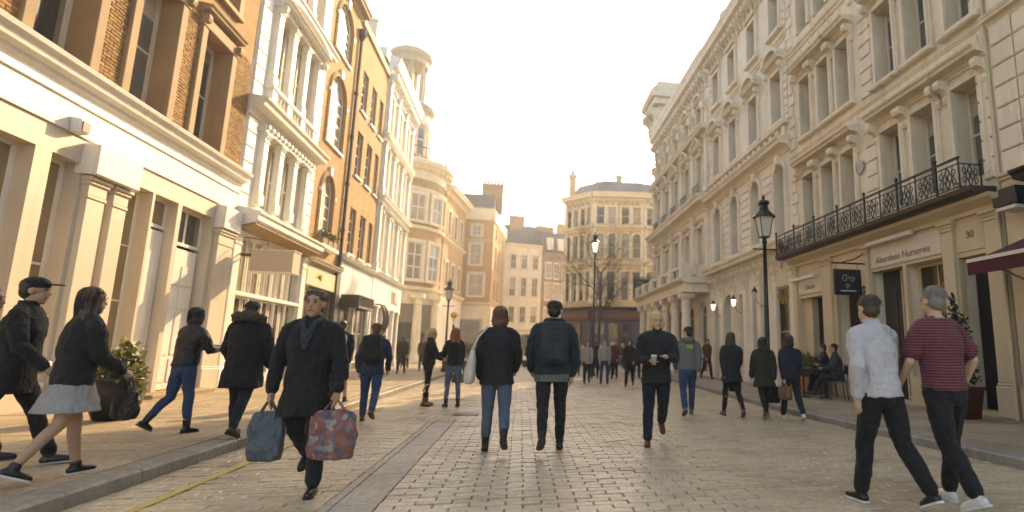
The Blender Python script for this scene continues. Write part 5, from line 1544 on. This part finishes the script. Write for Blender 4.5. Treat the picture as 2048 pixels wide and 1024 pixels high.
# ------------------------------------------------------------------ street furniture
def street_lamp(label, x, y, z, h, s=1., lit=False):
    t = thing('street_lamp', label, 'street lamp', (x, y, z), 0, 'street lamps')
    MB().lathe((0, 0, 0), [(.17 * s, 0), (.17 * s, .12), (.12 * s, .2), (.13 * s, .7), (.09 * s, .85), (.075 * s, 1.0), (.06 * s, 1.2), (.05 * s, h * .55), (.042 * s, h - .9), (.07 * s, h - .88), (.045 * s, h - .8), (.10 * s, h - .72)], 14).build('post', 'black_iron', t, smooth=True)
    MB().tube([(-.3 * s, 0, h - 1.05), (.3 * s, 0, h - 1.05)], .018, 6).build('ladder_bar', 'black_iron', t)
    zb = h - .72
    M_ = MB()
    for k in range(4):
        a = math.pi / 4 + k * math.pi / 2
        M_.tube([(.13 * s * math.cos(a), .13 * s * math.sin(a), zb), (.235 * s * math.cos(a), .235 * s * math.sin(a), zb + .5)], .014, 5)
    M_.lathe((0, 0, zb), [(.15 * s, -.03), (.15 * s, .0)], 4, math.pi / 4, math.pi / 4 + 2 * math.pi)
    M_.build('lantern_frame', 'black_iron', t)
    MB().lathe((0, 0, zb), [(.125 * s, .0), (.23 * s, .5)], 4, math.pi / 4, math.pi / 4 + 2 * math.pi).build('lantern_glass', 'lamp_white' if lit else 'lamp_glass', t)
    MB().lathe((0, 0, zb + .5), [(.29 * s, 0), (.27 * s, .04), (.12 * s, .2), (.11 * s, .32), (.15 * s, .35), (.13 * s, .42), (.03 * s, .46), (.045 * s, .52), (.004, .60)], 8, math.pi / 8, math.pi / 8 + 2 * math.pi).build('lantern_cap', 'black_iron', t)
street_lamp('black street lamp with a square glass lantern on the right pavement', 5.95, 13.0, PZ, 4.75, 1.05)
street_lamp('smaller street lamp at the far left kerb by the round corner building', -3.75, 30.5, PZ, 4.4)
street_lamp('tall lamp post among the bare branches of the tree in the square', 3.6, 28.5, 0, 7.0, .95, True)
bb = thing('crossing_beacon', 'amber globe on a black and white banded pole at the far left kerb', 'beacon', (-3.15, 28.0, 0))
for k in range(9): MB().lathe((0, 0, k * .3), [(.05, 0), (.05, .3)], 10).build('band', 'black_paint' if k % 2 else 'paint_white', bb)
MB().lathe((0, 0, 2.86), [(.04, -.17), (.12, -.13), (.17, 0), (.12, .13), (.02, .17)], 14).build('globe', 'globe_amber', bb, smooth=True)
hsn = thing('hanging_shop_sign', 'black square hanging sign with white scrollwork on an iron bracket by the tan shopfront', 'sign', (8.75, 12.9, 2.72))
MB().box(-.98, -.22, -.03, .03, 0, .66).build('board', 'sign_black', hsn)
for j, (cx_, cz_, r_) in enumerate(((-.68, .42, .11), (-.48, .40, .08), (-.62, .22, .07))):
    MB().tube([(cx_ + r_ * (1 - k / 18) * math.cos(k * .6), -.036, cz_ + r_ * (1 - k / 18) * math.sin(k * .6)) for k in range(14)], .007, 4).build('scroll_mark', 'letter_pale', hsn)
MB().box(-.82, -.38, -.036, -.029, .09, .12).build('script_line', 'letter_pale', hsn)
MB().tube([(0, 0, .82), (-1.02, 0, .82)], .022, 6).tube([(0, 0, 1.15), (-.35, 0, .95), (-.75, 0, .83)], .016, 6).build('bracket', 'black_iron', hsn)
MB().box(-.03, .03, -.04, .04, .6, 1.25).build('wall_plate', 'black_iron', hsn)
for x_ in (-.9, -.3): MB().tube([(x_, 0, .66), (x_, 0, .82)], .008, 4).build('hanger', 'black_iron', hsn)
gs = thing('green_hanging_sign', 'dark green banner sign hanging from the corner of the far ornate white block', 'sign', (8.7, 37.2, 4.95))
MB().box(-1.30, -.15, -.03, .03, 0, 1.2).build('board', 'sign_green', gs)
for k in range(3): MB().tube([(-1.1, -.036, .85 - k * .25), (-.8, -.036, .95 - k * .25), (-.6, -.036, .75 - k * .25), (-.35, -.036, .88 - k * .25)], .03, 5).build('flourish', 'letter_pale', gs)
MB().tube([(0, 0, 1.28), (-1.35, 0, 1.28)], .03, 6).build('arm', 'black_iron', gs)

# ------------------------------------------------------------------ plants
rp_ = random.Random(21)
pp = thing('potted_plant', 'black round pot with trailing pale-flowered plant by the white shopfront', 'plant pot', (-6.15, 10.4, PZ))
MB().lathe((0, 0, 0), [(.20, 0), (.24, .02), (.33, .25), (.36, .45), (.33, .60), (.35, .63), (.31, .64), (.29, .56)], 24).build('pot', 'pot_black', pp, smooth=True)
MB().lathe((0, 0, .55), [(.30, 0), (.02, .03)], 16).build('soil', 'joint_dirt', pp)
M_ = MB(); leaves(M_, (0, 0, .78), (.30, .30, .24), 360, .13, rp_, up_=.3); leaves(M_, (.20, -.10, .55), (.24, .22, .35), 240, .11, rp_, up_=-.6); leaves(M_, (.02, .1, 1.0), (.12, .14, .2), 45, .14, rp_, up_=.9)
M_.build('foliage', 'leaf_spring', pp)
M_ = MB(); leaves(M_, (.08, -.05, .85), (.36, .34, .28), 70, .06, rp_); stuff(M_.build('blossom', 'petal_white', pp))
M_ = MB()
for k in range(14): M_.tube([(0, 0, .5), (.12 * math.cos(k), .12 * math.sin(k), .8), (.3 * math.cos(k), .3 * math.sin(k), .9 + .05 * (k % 5))], .006, 4)
stuff(M_.build('stem', 'bark', pp))
for i, (x, y, lab, hh) in enumerate(((7.9, 9.05, 'square red planter with a tall dark conical evergreen beside the shop door', 2.1), (8.1, 7.3, 'square red planter with a dark evergreen under the awning at the right edge', 1.6))):
    t = thing('planter_tree', lab, 'planter', (x, y, PZ), rad(8), 'red planters outside the right-hand shop')
    MB().add([(-.19, -.19, 0), (.19, -.19, 0), (.19, .19, 0), (-.19, .19, 0), (-.25, -.25, .52), (.25, -.25, .52), (.25, .25, .52), (-.25, .25, .52)], [(0, 3, 2, 1), (4, 5, 6, 7), (0, 1, 5, 4), (1, 2, 6, 5), (2, 3, 7, 6), (3, 0, 4, 7)]).box(-.27, .27, -.27, .27, .50, .56).build('planter', 'red_planter', t)
    MB().tube([(0, 0, .5), (.02, 0, hh * .6), (0, 0, hh)], [.03, .02, .006], 6).build('trunk', 'bark', t)
    M_ = MB()
    for k in range(9):
        f_ = k / 8
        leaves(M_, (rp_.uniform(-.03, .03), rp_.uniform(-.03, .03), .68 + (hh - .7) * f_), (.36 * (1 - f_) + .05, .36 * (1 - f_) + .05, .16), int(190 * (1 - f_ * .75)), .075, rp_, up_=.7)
    M_.build('crown', 'leaf_dark', t)
t = thing('grass_planter', 'terracotta trough of tall spiky grass in front of the tan shopfront', 'planter', (8.15, 15.3, PZ), rad(90))
MB().box(-.75, .75, -.2, .2, 0, .42).box(-.79, .79, -.24, .24, .40, .46).build('trough', 'terracotta', t)
M_ = MB()
for _ in range(420):
    x, y = rp_.uniform(-.7, .7), rp_.uniform(-.15, .15)
    a, l = rp_.uniform(0, 6.28), rp_.uniform(.4, .85)
    dx, dy = math.cos(a) * l * .35, math.sin(a) * l * .35
    px_, py_ = -math.sin(a) * .012, math.cos(a) * .012
    M_.add([(x - px_, y - py_, .44), (x + px_, y + py_, .44), (x + dx * .4 + px_, y + dy * .4 + py_, .44 + l * .65), (x + dx * .4 - px_, y + dy * .4 - py_, .44 + l * .65), (x + dx, y + dy, .44 + l * .95)], [(0, 1, 2, 3), (3, 2, 4)], rp_.random())
stuff(M_.build('grass_blades', 'leaf_grass', t))
def shrub(label, x, y, r, h, mat='leaf_green', grp='shrubs far across the square'):
    t = thing('shrub', label, 'shrub', (x, y, 0), 0, grp)
    MB().lathe((0, 0, 0), [(r * .55, 0), (r * .7, .45), (r * .66, .5)], 12).build('tub', 'pot_black', t)
    M_ = MB()
    for k in range(4): M_.tube([(0, 0, .4), (.15 * math.cos(k * 1.6), .15 * math.sin(k * 1.6), h * .5), (.3 * r * math.cos(k * 1.6), .3 * r * math.sin(k * 1.6), h * .8)], [.03, .02, .008], 5)
    M_.build('trunk', 'bark', t)
    M_ = MB()
    for _ in range(7): leaves(M_, (rp_.uniform(-.5, .5) * r, rp_.uniform(-.5, .5) * r, h * rp_.uniform(.45, .85)), (r * .55, r * .55, h * .2), 130, .16, rp_)
    M_.build('crown', mat, t)
shrub('round green shrub in a tub between the couple, far across the square', .75, 44, 1.0, 2.6)
shrub('low green shrub in a tub left of the white tote bag, far off', -3.2, 40, .9, 1.7, 'leaf_spring')
# bare spring tree
def tree(label, x, y, h, rnd):
    t = thing('bare_tree', label, 'tree', (x, y, 0))
    T_, C_, tips = MB(), MB(), []
    def grow(M_, p, d, L_, r, lev):
        pts, rr = [p], [r]
        n = 4
        for i in range(n):
            d = (d + Vector((rnd.gauss(0, .12), rnd.gauss(0, .12), rnd.gauss(.04, .06)))).normalized()
            p = p + d * L_ / n
            pts.append(p); rr.append(r * (1 - .62 * (i + 1) / n))
            if lev < 4 and (i > 0 or lev > 0):
                for _ in range(2 if lev else 3):
                    a = rnd.uniform(0, 6.28)
                    side = d.cross(Vector((math.cos(a), math.sin(a), .3))).normalized()
                    nd_ = (d * rnd.uniform(.5, .9) + side * rnd.uniform(.5, .9)).normalized()
                    grow(C_, p, nd_, L_ * rnd.uniform(.45, .65), rr[-1] * .6, lev + 1)
            if lev >= 3: tips.append(p.copy())
        M_.tube(pts, rr, 7 if lev < 2 else 3)
    grow(T_, Vector((0, 0, 0)), Vector((0, 0, 1)), h * .62, .13, 0)
    T_.build('trunk', 'bark', t)
    stuff(C_.build('branch', 'bark', t))
    M_ = MB()
    for p in rnd.sample(tips, min(len(tips), 1500)):
        leaves(M_, p, (.06, .06, .06), 1, .09, rnd)
    M_.build('crown', 'leaf_spring', t)
tree('slender bare tree with a haze of spring buds standing in the square', 4.9, 36, 10.2, random.Random(4))

# ------------------------------------------------------------------ the crowd
W1_, W2_ = dict(l=(20, 6), r=(-17, 22), la=(-18, 12), ra=(16, 22)), dict(l=(-17, 22), r=(20, 6), la=(16, 22), ra=(-18, 12))
S1_ = dict(l=(4, 5, 4), r=(-3, 4, 4), la=(5, 15), ra=(2, 12))
def bag(p, name, label, cat, hand, w, d, h, mat, drop=.10, tilt=0):
    sh, elb, wr, d2, s = p['arms'][hand]
    hp_ = wr + d2 * .10
    base_ = hp_ + Vector((0, 0, -drop - h))
    t = carried(p, name, label, cat, base_)
    M_ = MB()
    loft(M_, [((0, 0, h * q), w / 2 * a, d / 2 * b_) for q, a, b_ in ((0, .90, .7), (.02, .97, .95), (.10, 1.0, 1.05), (.35, 1.02, 1.1), (.65, 1.0, .8), (.85, .97, .45), (1, .95, .18))], 36, 4.5)
    o = M_.build('bag_body', mat, t, smooth=True)
    sd_ = o.modifiers.new('sub', 'SUBSURF'); sd_.levels = sd_.render_levels = 2
    dm = o.modifiers.new('folds', 'DISPLACE'); dm.texture, dm.strength, dm.texture_coords = FOLD, .045, 'LOCAL'
    for s_ in (-1, 1): MB().tube([(-w * .22, s_ * d * .12, h * .98), (-w * .08, s_ * .012, h + drop * .9), (0, 0, h + drop + .01), (w * .08, s_ * .012, h + drop * .9), (w * .22, s_ * d * .12, h * .98)], .008, 6).build('handle', mat, t)
    return t
# foreground, left
person('person in dark clothes cut off by the left edge of the picture', -5.25, 6.75, -75, 1.72, PZ, pose=W1_, top='cloth_black', bot='cloth_black', tlen=.66, hc='hair_brown', skin='skin_tan')
person('person in black wearing a peaked cap, striding right along the left pavement', -4.68, 6.45, -74, 1.83, PZ, pose=dict(l=(24, 4), r=(-22, 20), la=(-16, 20), ra=(14, 30)), top='cloth_black', bot='cloth_black', tlen=.70, bulk=.03, cap='cloth_black', hc='hair_black', sole='sole', skin='skin_mid')
p = person('person with long dark hair, black jacket and pale short skirt walking in sneakers', -3.86, 5.95, -35, 1.66, PZ, True, dict(l=(15, 6), r=(-12, 26), la=(-10, 30), ra=(12, 40)), top='cloth_black', tlen=.78, bulk=.035, bot='cloth_lightgrey', btype='skirt', hair='long', hc='hair_brown', shoes='shoe_black', sole='shoe_white', skin='skin_mid')
bag(p, 'shoulder_bag', 'black shoulder bag held by the person in the pale short skirt', 'bag', 'ra', .30, .12, .26, 'leather_black', .12)
person('person in a short black leather jacket and jeans lifting one foot behind', -4.42, 8.74, -25, 1.66, PZ, True, dict(r=(6, 4), l=(-8, 36), la=(25, 75, 18, 20), ra=(20, 80, 16, 25)), lean=6, top='leather_black', tlen=.92, bulk=.03, bot='jean_blue', bfit=.006, hair='bob', hc='hair_black', boot=.18)
person('person seen from behind in a black parka with a fur-trimmed hood', -3.56, 8.4, -6, 1.74, PZ, pose=dict(l=(14, 6), r=(-13, 18), la=(4, 30, 14), ra=(4, 30, 14)), top='cloth_black', tlen=.62, bulk=.06, flare=.03, fur=True, bot='jean_dark', hc='hair_black')
p = person('person in a long black coat and grey scarf coming forward with two carrier bags', -1.83, 5.58, 178, 1.76, pose=dict(l=(3, 3, 3), r=(-18, 38), la=(4, 10, 16, -2), ra=(-4, 10, 16, -2)), top='cloth_black', tlen=.66, bulk=.034, flare=.03, bot='cloth_charcoal', bfit=.02, hc='hair_brown', under='cloth_steel', skin='skin_mid', vox=.010)
bag(p, 'floral_bag', 'large red and blue floral carrier bag held by the person in the black coat', 'bag', 'la', .38, .12, .42, 'bag_floral', .07)
bag(p, 'plastic_bag', 'grey-blue plastic carrier bag held by the person in the black coat', 'bag', 'ra', .27, .12, .42, 'bag_plastic', .08)
# left, middle distance
p = person('bare-legged person in black shorts and dark jacket with a grey backpack, left pavement', -3.72, 13.0, 4, 1.74, PZ, pose=W2_, top='cloth_black', bot='cloth_black', btype='shorts', tlen=.72, cap='cloth_black', hc='hair_black', vox=.013)
backpack(p, 'grey backpack on the bare-legged person in shorts', 'cloth_grey', 'cloth_charcoal', .28, .42, .14)
p = person('person in a blue jacket and bright blue jeans walking away by the left kerb', -2.55, 10.85, 2, 1.70, pose=dict(l=(8, 4), r=(-16, 30), la=(-14, 18, 12), ra=(10, 20, 12)), lean=7, top='cloth_denimblue', bulk=.03, tlen=.82, hood=True, bot='jean_blue', hc='hair_auburn', shoes='shoe_brown', vox=.012)
backpack(p, 'black backpack worn over the blue jacket', 'cloth_charcoal', 'cloth_black', .31, .46, .17)
p = person('blond ponytailed person in black jacket, leggings and brown ankle boots standing side-on', -2.0, 13.5, -72, 1.70, 0, True, S1_ | dict(ra=(25, 85), la=(12, 60)), top='cloth_black', bot='cloth_black', bfit=.002, tlen=.86, hair='pony', hc='hair_blond', shoes='shoe_brown', boot=.2, vox=.013)
p = person('red-haired person in black jacket and pale jeans standing with black ankle boots', -1.43, 13.25, 22, 1.71, 0, True, S1_ | dict(la=(20, 70, 10, 25)), top='cloth_black', bot='jean_pale', bfit=.004, tlen=.90, hair='long', hc='hair_red', boot=.2, vox=.013)
bag(p, 'leopard_bag', 'small tan patterned bag at the hip of the red-haired person', 'bag', 'ra', .30, .12, .20, 'cloth_tan', .06)
for (x, y, hd_, H_, lab, kw) in ((-5.35, 28.0, 5, 1.76, 'person in an olive jacket far down the left pavement', dict(top='cloth_olive', bot='cloth_charcoal')),
        (-5.9, 26.6, -30, 1.74, 'person in a maroon jacket beside the shopfront far down the left pavement', dict(top='cloth_maroon', bot='cloth_black')),
        (-6.5, 35, 0, 1.7, 'person in a tan coat farthest along the left pavement', dict(top='cloth_tan', bot='jean_dark', tlen=.6)),
        (-5.0, 31.5, 185, 1.72, 'person in a brown jacket coming towards the camera far down the left pavement', dict(top='cloth_brown', bot='jean_dark')),
        (-2.95, 30.0, 20, 1.75, 'person in a navy jacket behind the red-haired person', dict(top='cloth_navy', bot='jean_dark'))):
    person(lab, x, y, hd_, H_, PZ if x < KL else 0, pose=random.choice((W1_, W2_, S1_)), vox=.022, detail=False, group='people far down the left side', **kw)
# the couple
p = person('person in a black jacket and pale jeans walking away with a cream tote bag', -.27, 7.48, 0, 1.80, 0, True, dict(l=(6, 3, 1), r=(-14, 34, 3), la=(2, 14, 10), ra=(8, 42, 12)), top='cloth_charcoal', tlen=.80, bulk=.042, flare=.012, bot='jean_pale', bfit=.014, hair='bob', hc='hair_auburn', boot=.18, vox=.010, widen=1.06)
q = p['T'](-.30, -.02, .80)
t = carried(p, 'tote_bag', 'cream canvas tote bag hanging from the shoulder of the walking person', 'bag', q)
M_ = MB(); loft(M_, [((-.03 * (1 - z_), 0, .44 * z_), .065 * a_, .19 * b_) for z_, a_, b_ in ((0, .6, .92), (.04, .95, 1), (.3, 1.1, 1.02), (.7, .8, .96), (1, .3, .9))], 26, 3)
o = M_.build('bag_body', 'bag_canvas', t, smooth=True); o.modifiers.new('sub', 'SUBSURF').levels = 1
dm = o.modifiers.new('folds', 'DISPLACE'); dm.texture, dm.strength, dm.texture_coords = FOLD, .03, 'LOCAL'
for s_ in (-1, 1):
    e_ = [Vector((0, s_ * .12, .43)), Vector((.06, s_ * .08, .58)), p['T'](-.155, s_ * .045 - .01, 1.475) - q, p['T'](-.135, -.01, 1.495) - q]
    MB().tube(e_, .013, 6).build('handle', 'bag_canvas', t)
p = person('tall dark-haired person in a teal hooded jacket and black trousers walking away, with backpack', .42, 7.42, 0, 1.90, 0, False, dict(r=(12, 4, 2), l=(-17, 30, 1), la=(14, 25, 12), ra=(-10, 18, 12)), top='cloth_teal', tlen=.88, bulk=.045, hood=True, under='cloth_grey', bot='cloth_charcoal', bfit=.012, hc='hair_black', boot=.08, vox=.010, widen=1.05)
backpack(p, 'dark grey square backpack on the tall person in the teal jacket', 'cloth_steel', 'cloth_charcoal', .33, .52, .19, 1.0)
# right of the road
p = person('fair-haired person in a dark jacket and jeans walking towards the camera holding a cup', 1.86, 7.68, 172, 1.79, 0, False, dict(r=(4, 3, 2), l=(-16, 36, 2), la=(14, 82, 12, 32), ra=(8, 76, 14, 34)), top='cloth_charcoal', tlen=.80, bulk=.04, bot='jean_dark', bfit=.02, hair='bob', hc='hair_blond', vox=.010, head=(8, 4), shoes='shoe_brown')
sh, elb, wr, d2, s = p['arms']['ra']
t = carried(p, 'paper_cup', 'paper-wrapped cup in the hand of the fair-haired person', 'cup', wr + d2 * .085 + Vector((-.005, .035, -.05)))
MB().lathe((0, 0, 0), [(.028, 0), (.038, .11), (.040, .115)], 14).build('cup', 'cup_paper', t, smooth=True); MB().lathe((0, 0, .115), [(.041, 0), (.041, .012), (.034, .02)], 14).build('lid', 'shoe_white', t)
p = person('person in a light grey hooded top with a lime patch, walking away in jeans', 3.35, 11.15, -6, 1.79, 0, False, W2_, top='cloth_grey', tlen=.86, bulk=.035, hood=True, bot='jean_blue', hc='hair_black', head=(50, 0), shoes='cloth_grey', vox=.012)
q = p['T'](.02, -.150, 1.30)
M_ = MB(); loft(M_, [((0, 0, 0), .065, .012), ((0, 0, .085), .07, .012)], 16, 5); M_.build('back_patch', 'hi_vis', p['root'], q)
person('person in a brown jacket coming forward along the far right pavement', 7.9, 23.4, 186, 1.72, PZ, True, W1_, top='cloth_brown', bot='cloth_black', hair='long', hc='hair_brown', vox=.018)
p = person('long-haired person in a black coat and leggings walking away on the right', 4.16, 10.8, -4, 1.67, 0, True, W1_, top='cloth_charcoal', tlen=.74, bulk=.045, flare=.045, bot='cloth_black', bfit=.002, hair='long', hc='hair_brown', vox=.012, shoes='shoe_brown')
bag(p, 'black_handbag', 'black handbag carried by the long-haired person in the black coat', 'bag', 'ra', .26, .12, .24, 'leather_black', .08)
p = person('person in an olive parka and black trousers walking away on the right', 4.64, 10.34, -2, 1.57, 0, True, W2_, top='cloth_olive', tlen=.70, bulk=.06, flare=.02, hood=True, bot='cloth_black', bfit=.004, hair='bob', hc='hair_black', vox=.012, shoes='shoe_brown', sole='sole')
bag(p, 'black_tote', 'black tote hanging beside the olive parka', 'bag', 'ra', .24, .10, .30, 'cloth_black', .06)
p = person('person in a navy jacket, jeans and white shoes stepping onto the right pavement', 5.08, 10.1, -10, 1.61, 0, True, W1_, top='cloth_navy', tlen=.84, bulk=.035, bot='jean_dark', hair='bob', hc='hair_black', vox=.012, shoes='shoe_white', sole='shoe_white')
bag(p, 'brown_bag', 'brown leather bag on the arm of the person in white shoes', 'bag', 'la', .26, .12, .26, 'leather_brown', .05)
person('person in a white shirt and black trousers striding away, right foreground', 3.08, 4.46, 8, 1.79, 0, False, dict(l=(14, 5), r=(-13, 24), la=(-16, 25, 12), ra=(14, 35, 14)), lean=7, top='cloth_white', tlen=.88, bulk=.03, bot='cloth_black', bfit=.02, hc='hair_brown', shoes='shoe_black', sole='shoe_white', vox=.009, collar=True)
person('close-cropped person in a red striped T-shirt and black trousers, right foreground', 3.62, 4.34, 6, 1.86, 0, False, dict(l=(-12, 24), r=(13, 5), la=(10, 30, 14), ra=(-14, 40, 22)), lean=4, top='tee_red_stripe', tlen=.86, bulk=.03, sleeve='short', collar=False, bot='cloth_black', bfit=.02, hc='hair_grey', shoes='shoe_white', sole='shoe_white', vox=.009)
# cafe sitters by the right-hand shop
def chair(label, x, y, rz):
    t = thing('cafe_chair', label, 'chair', (x, y, PZ), rad(rz), 'cafe chairs on the right pavement')
    MB().box(-.21, .21, -.2, .2, .43, .46).build('seat', 'dark_brown', t)
    for sx in (-1, 1):
        for sy in (-1, 1): MB().tube([(sx * .19, sy * .18, .44), (sx * .21, sy * .21, 0)], .014, 6).build('leg', 'black_iron', t)
    MB().tube([(-.2, -.2, .45), (-.2, -.24, .85), (.2, -.24, .85), (.2, -.2, .45)], .014, 6).build('back_frame', 'black_iron', t)
    MB().box(-.19, .19, -.245, -.225, .62, .82).build('backrest', 'dark_brown', t)
for i, (x, y, hd_, lab, lab2, kw) in enumerate(((8.05, 13.9, 62, 'person in navy sitting on a cafe chair with one hand raised to the face', 'cafe chair under the sitter with a raised hand', dict(top='cloth_navy', bot='cloth_black', pose=dict(l=(88, 80), r=(84, 70), la=(35, 125, 10, 20), ra=(20, 60)))),
        (7.75, 12.95, 70, 'person in dark steel grey sitting on the cafe chair nearest the road', 'cafe chair nearest the road, under the sitter in grey', dict(top='cloth_steel', bot='cloth_charcoal', pose=dict(l=(86, 95), r=(88, 60), la=(20, 70), ra=(25, 80)))))):
    chair(lab2, x, y, hd_)
    person(lab, x + (.06 if i else .0), y, hd_, 1.72, PZ, lean=8, sit=.54, vox=.016, hc='hair_black', skin='skin_mid', **kw)
t = thing('cafe_table', 'small round cafe table between the two sitters and the planter', 'table', (7.35, 13.9, PZ))
MB().lathe((0, 0, 0), [(.32, .70), (.33, .71), (.33, .73), (.32, .74)], 20).build('table_top', 'dark_brown', t); MB().lathe((0, 0, 0), [(.2, 0), (.19, .02), (.025, .04), (.025, .70)], 12).build('pedestal', 'black_iron', t)
# people in the square
rc = random.Random(9)
FAR = [(2.58, 22.1, 178, 1.68, 'cloth_lightgrey', 'jean_dark', 'hair_auburn', 'person in a pale grey jacket walking forward in the square, left of the hooded walker'),
       (3.21, 21.75, 182, 1.66, 'cloth_lightgrey', 'jean_blue', 'hair_brown', 'person in a light hooded top and blue jeans walking forward across the square'),
       (3.95, 20.5, 170, 1.72, 'cloth_black', 'cloth_black', 'hair_black', 'long-haired person all in black standing in the square'),
       (4.3, 26.0, 160, 1.74, 'cloth_maroon', 'cloth_black', 'hair_brown', 'person in a maroon coat behind the long-haired person in black'),
       (5.35, 26.0, 190, 1.72, 'cloth_white', 'cloth_black', 'hair_brown', 'person in a white shirt beyond the fair-haired person'),
       (3.4, 26.0, 0, 1.74, 'cloth_charcoal', 'jean_dark', 'hair_black', 'person in charcoal walking away between the two pale jackets'),
       (2.0, 25.2, 10, 1.74, 'cloth_navy', 'cloth_tan', 'hair_brown', 'person in navy and tan trousers beside the teal jacket'),
       (2.9, 29.5, 185, 1.72, 'cloth_tan', 'jean_dark', 'hair_blond', 'person in a tan coat by the tall lamp post'),
       (4.9, 30.5, 175, 1.70, 'cloth_brown', 'jean_dark', 'hair_blond', 'fair-haired person in brown under the bare tree'),
       (5.9, 31, 180, 1.75, 'cloth_black', 'jean_dark', 'hair_black', 'person in black under the right side of the bare tree'),
       (3.9, 33.5, 15, 1.72, 'cloth_olive', 'cloth_black', 'hair_brown', 'person in olive farther back in the square crowd'),
       (2.6, 35, 170, 1.7, 'cloth_pink', 'jean_pale', 'hair_blond', 'person in pink farther back in the square crowd'),
       (6.6, 34, 190, 1.74, 'cloth_navy', 'jean_dark', 'hair_brown', 'person in navy near the far columned porch'),
       (5.2, 38, 180, 1.72, 'cloth_white', 'jean_blue', 'hair_brown', 'person in white farthest back outside the dark cafe'),
       (7.2, 39.5, 160, 1.72, 'cloth_maroon', 'cloth_black', 'hair_black', 'person in maroon outside the right end of the dark cafe'),
       (4.0, 41, 200, 1.74, 'cloth_grey', 'cloth_black', 'hair_brown', 'person in grey outside the left end of the dark cafe'),
       (6.0, 43, 180, 1.72, 'cloth_tan', 'jean_dark', 'hair_blond', 'person in tan close to the dark cafe front'),
       (8.6, 44, 180, 1.72, 'cloth_black', 'jean_dark', 'hair_brown', 'person in black at the foot of the yellow stone block'),
       (.9, 36, 0, 1.72, 'cloth_charcoal', 'jean_dark', 'hair_brown', 'person in charcoal far behind the couple')]
for i, (x, y, hd_, H_, tp, bt_, hc_, lab) in enumerate(FAR):
    fem = i % 2 == 0
    person(lab, x, y, hd_ + rc.uniform(-12, 12), H_, 0, fem, rc.choice((W1_, W2_, S1_)), top=tp, bot=bt_, hc=hc_, hair='long' if fem else 'short', tlen=rc.choice((.86, .8, .68)), vox=.016 if y < 24 else .024, detail=y < 24, group='people in the square')

cols_ = ['cloth_black', 'cloth_navy', 'cloth_charcoal', 'cloth_tan', 'cloth_grey', 'cloth_maroon', 'cloth_olive', 'cloth_white']
word_ = dict(cloth_black='black', cloth_navy='navy', cloth_charcoal='charcoal', cloth_tan='tan', cloth_grey='grey', cloth_maroon='maroon', cloth_olive='olive', cloth_white='white')
for i in range(24):
    y = 40.2 + (i // 8) * 3.6 + rc.uniform(-.9, .9); x = 3.4 + (i * .618 % 1) * 6.6 + (y - 40) * .05
    c_ = cols_[i % 8]
    person('small figure in ' + word_[c_] + ' in the ' + ('front rank of the crowd just behind the bare tree', 'middle of the crowd before the dark cafe', 'back of the crowd close to the dark cafe doors')[i // 8], x, y, rc.uniform(0, 360), rc.uniform(1.62, 1.82), 0, i % 2 == 0, rc.choice((W1_, W2_, S1_)), top=c_, bot=rc.choice(('jean_dark', 'cloth_black', 'jean_blue')), hc=rc.choice(('hair_brown', 'hair_black', 'hair_blond', 'hair_auburn')), hair='long' if i % 2 == 0 else 'short', tlen=rc.choice((.86, .8, .68)), vox=.03, detail=False, group='crowd before the dark cafe')

# ------------------------------------------------------------------ air: warm backlit haze
mt = bpy.data.materials.new('haze_air'); mt.use_nodes = True
nt = mt.node_tree; nt.nodes.remove(nt.nodes['Principled BSDF'])
pv = nt.nodes.new('ShaderNodeVolumePrincipled')
pv.inputs['Color'].default_value = (.93, .96, 1, 1)
pv.inputs['Density'].default_value = .0021
pv.inputs['Anisotropy'].default_value = .55
nt.links.new(pv.outputs[0], nt.nodes['Material Output'].inputs['Volume'])
MATS['haze_air'] = mt
stuff(MB().box(-920, 920, -320, 1620, -1.1, 31).build('haze', 'haze_air'))
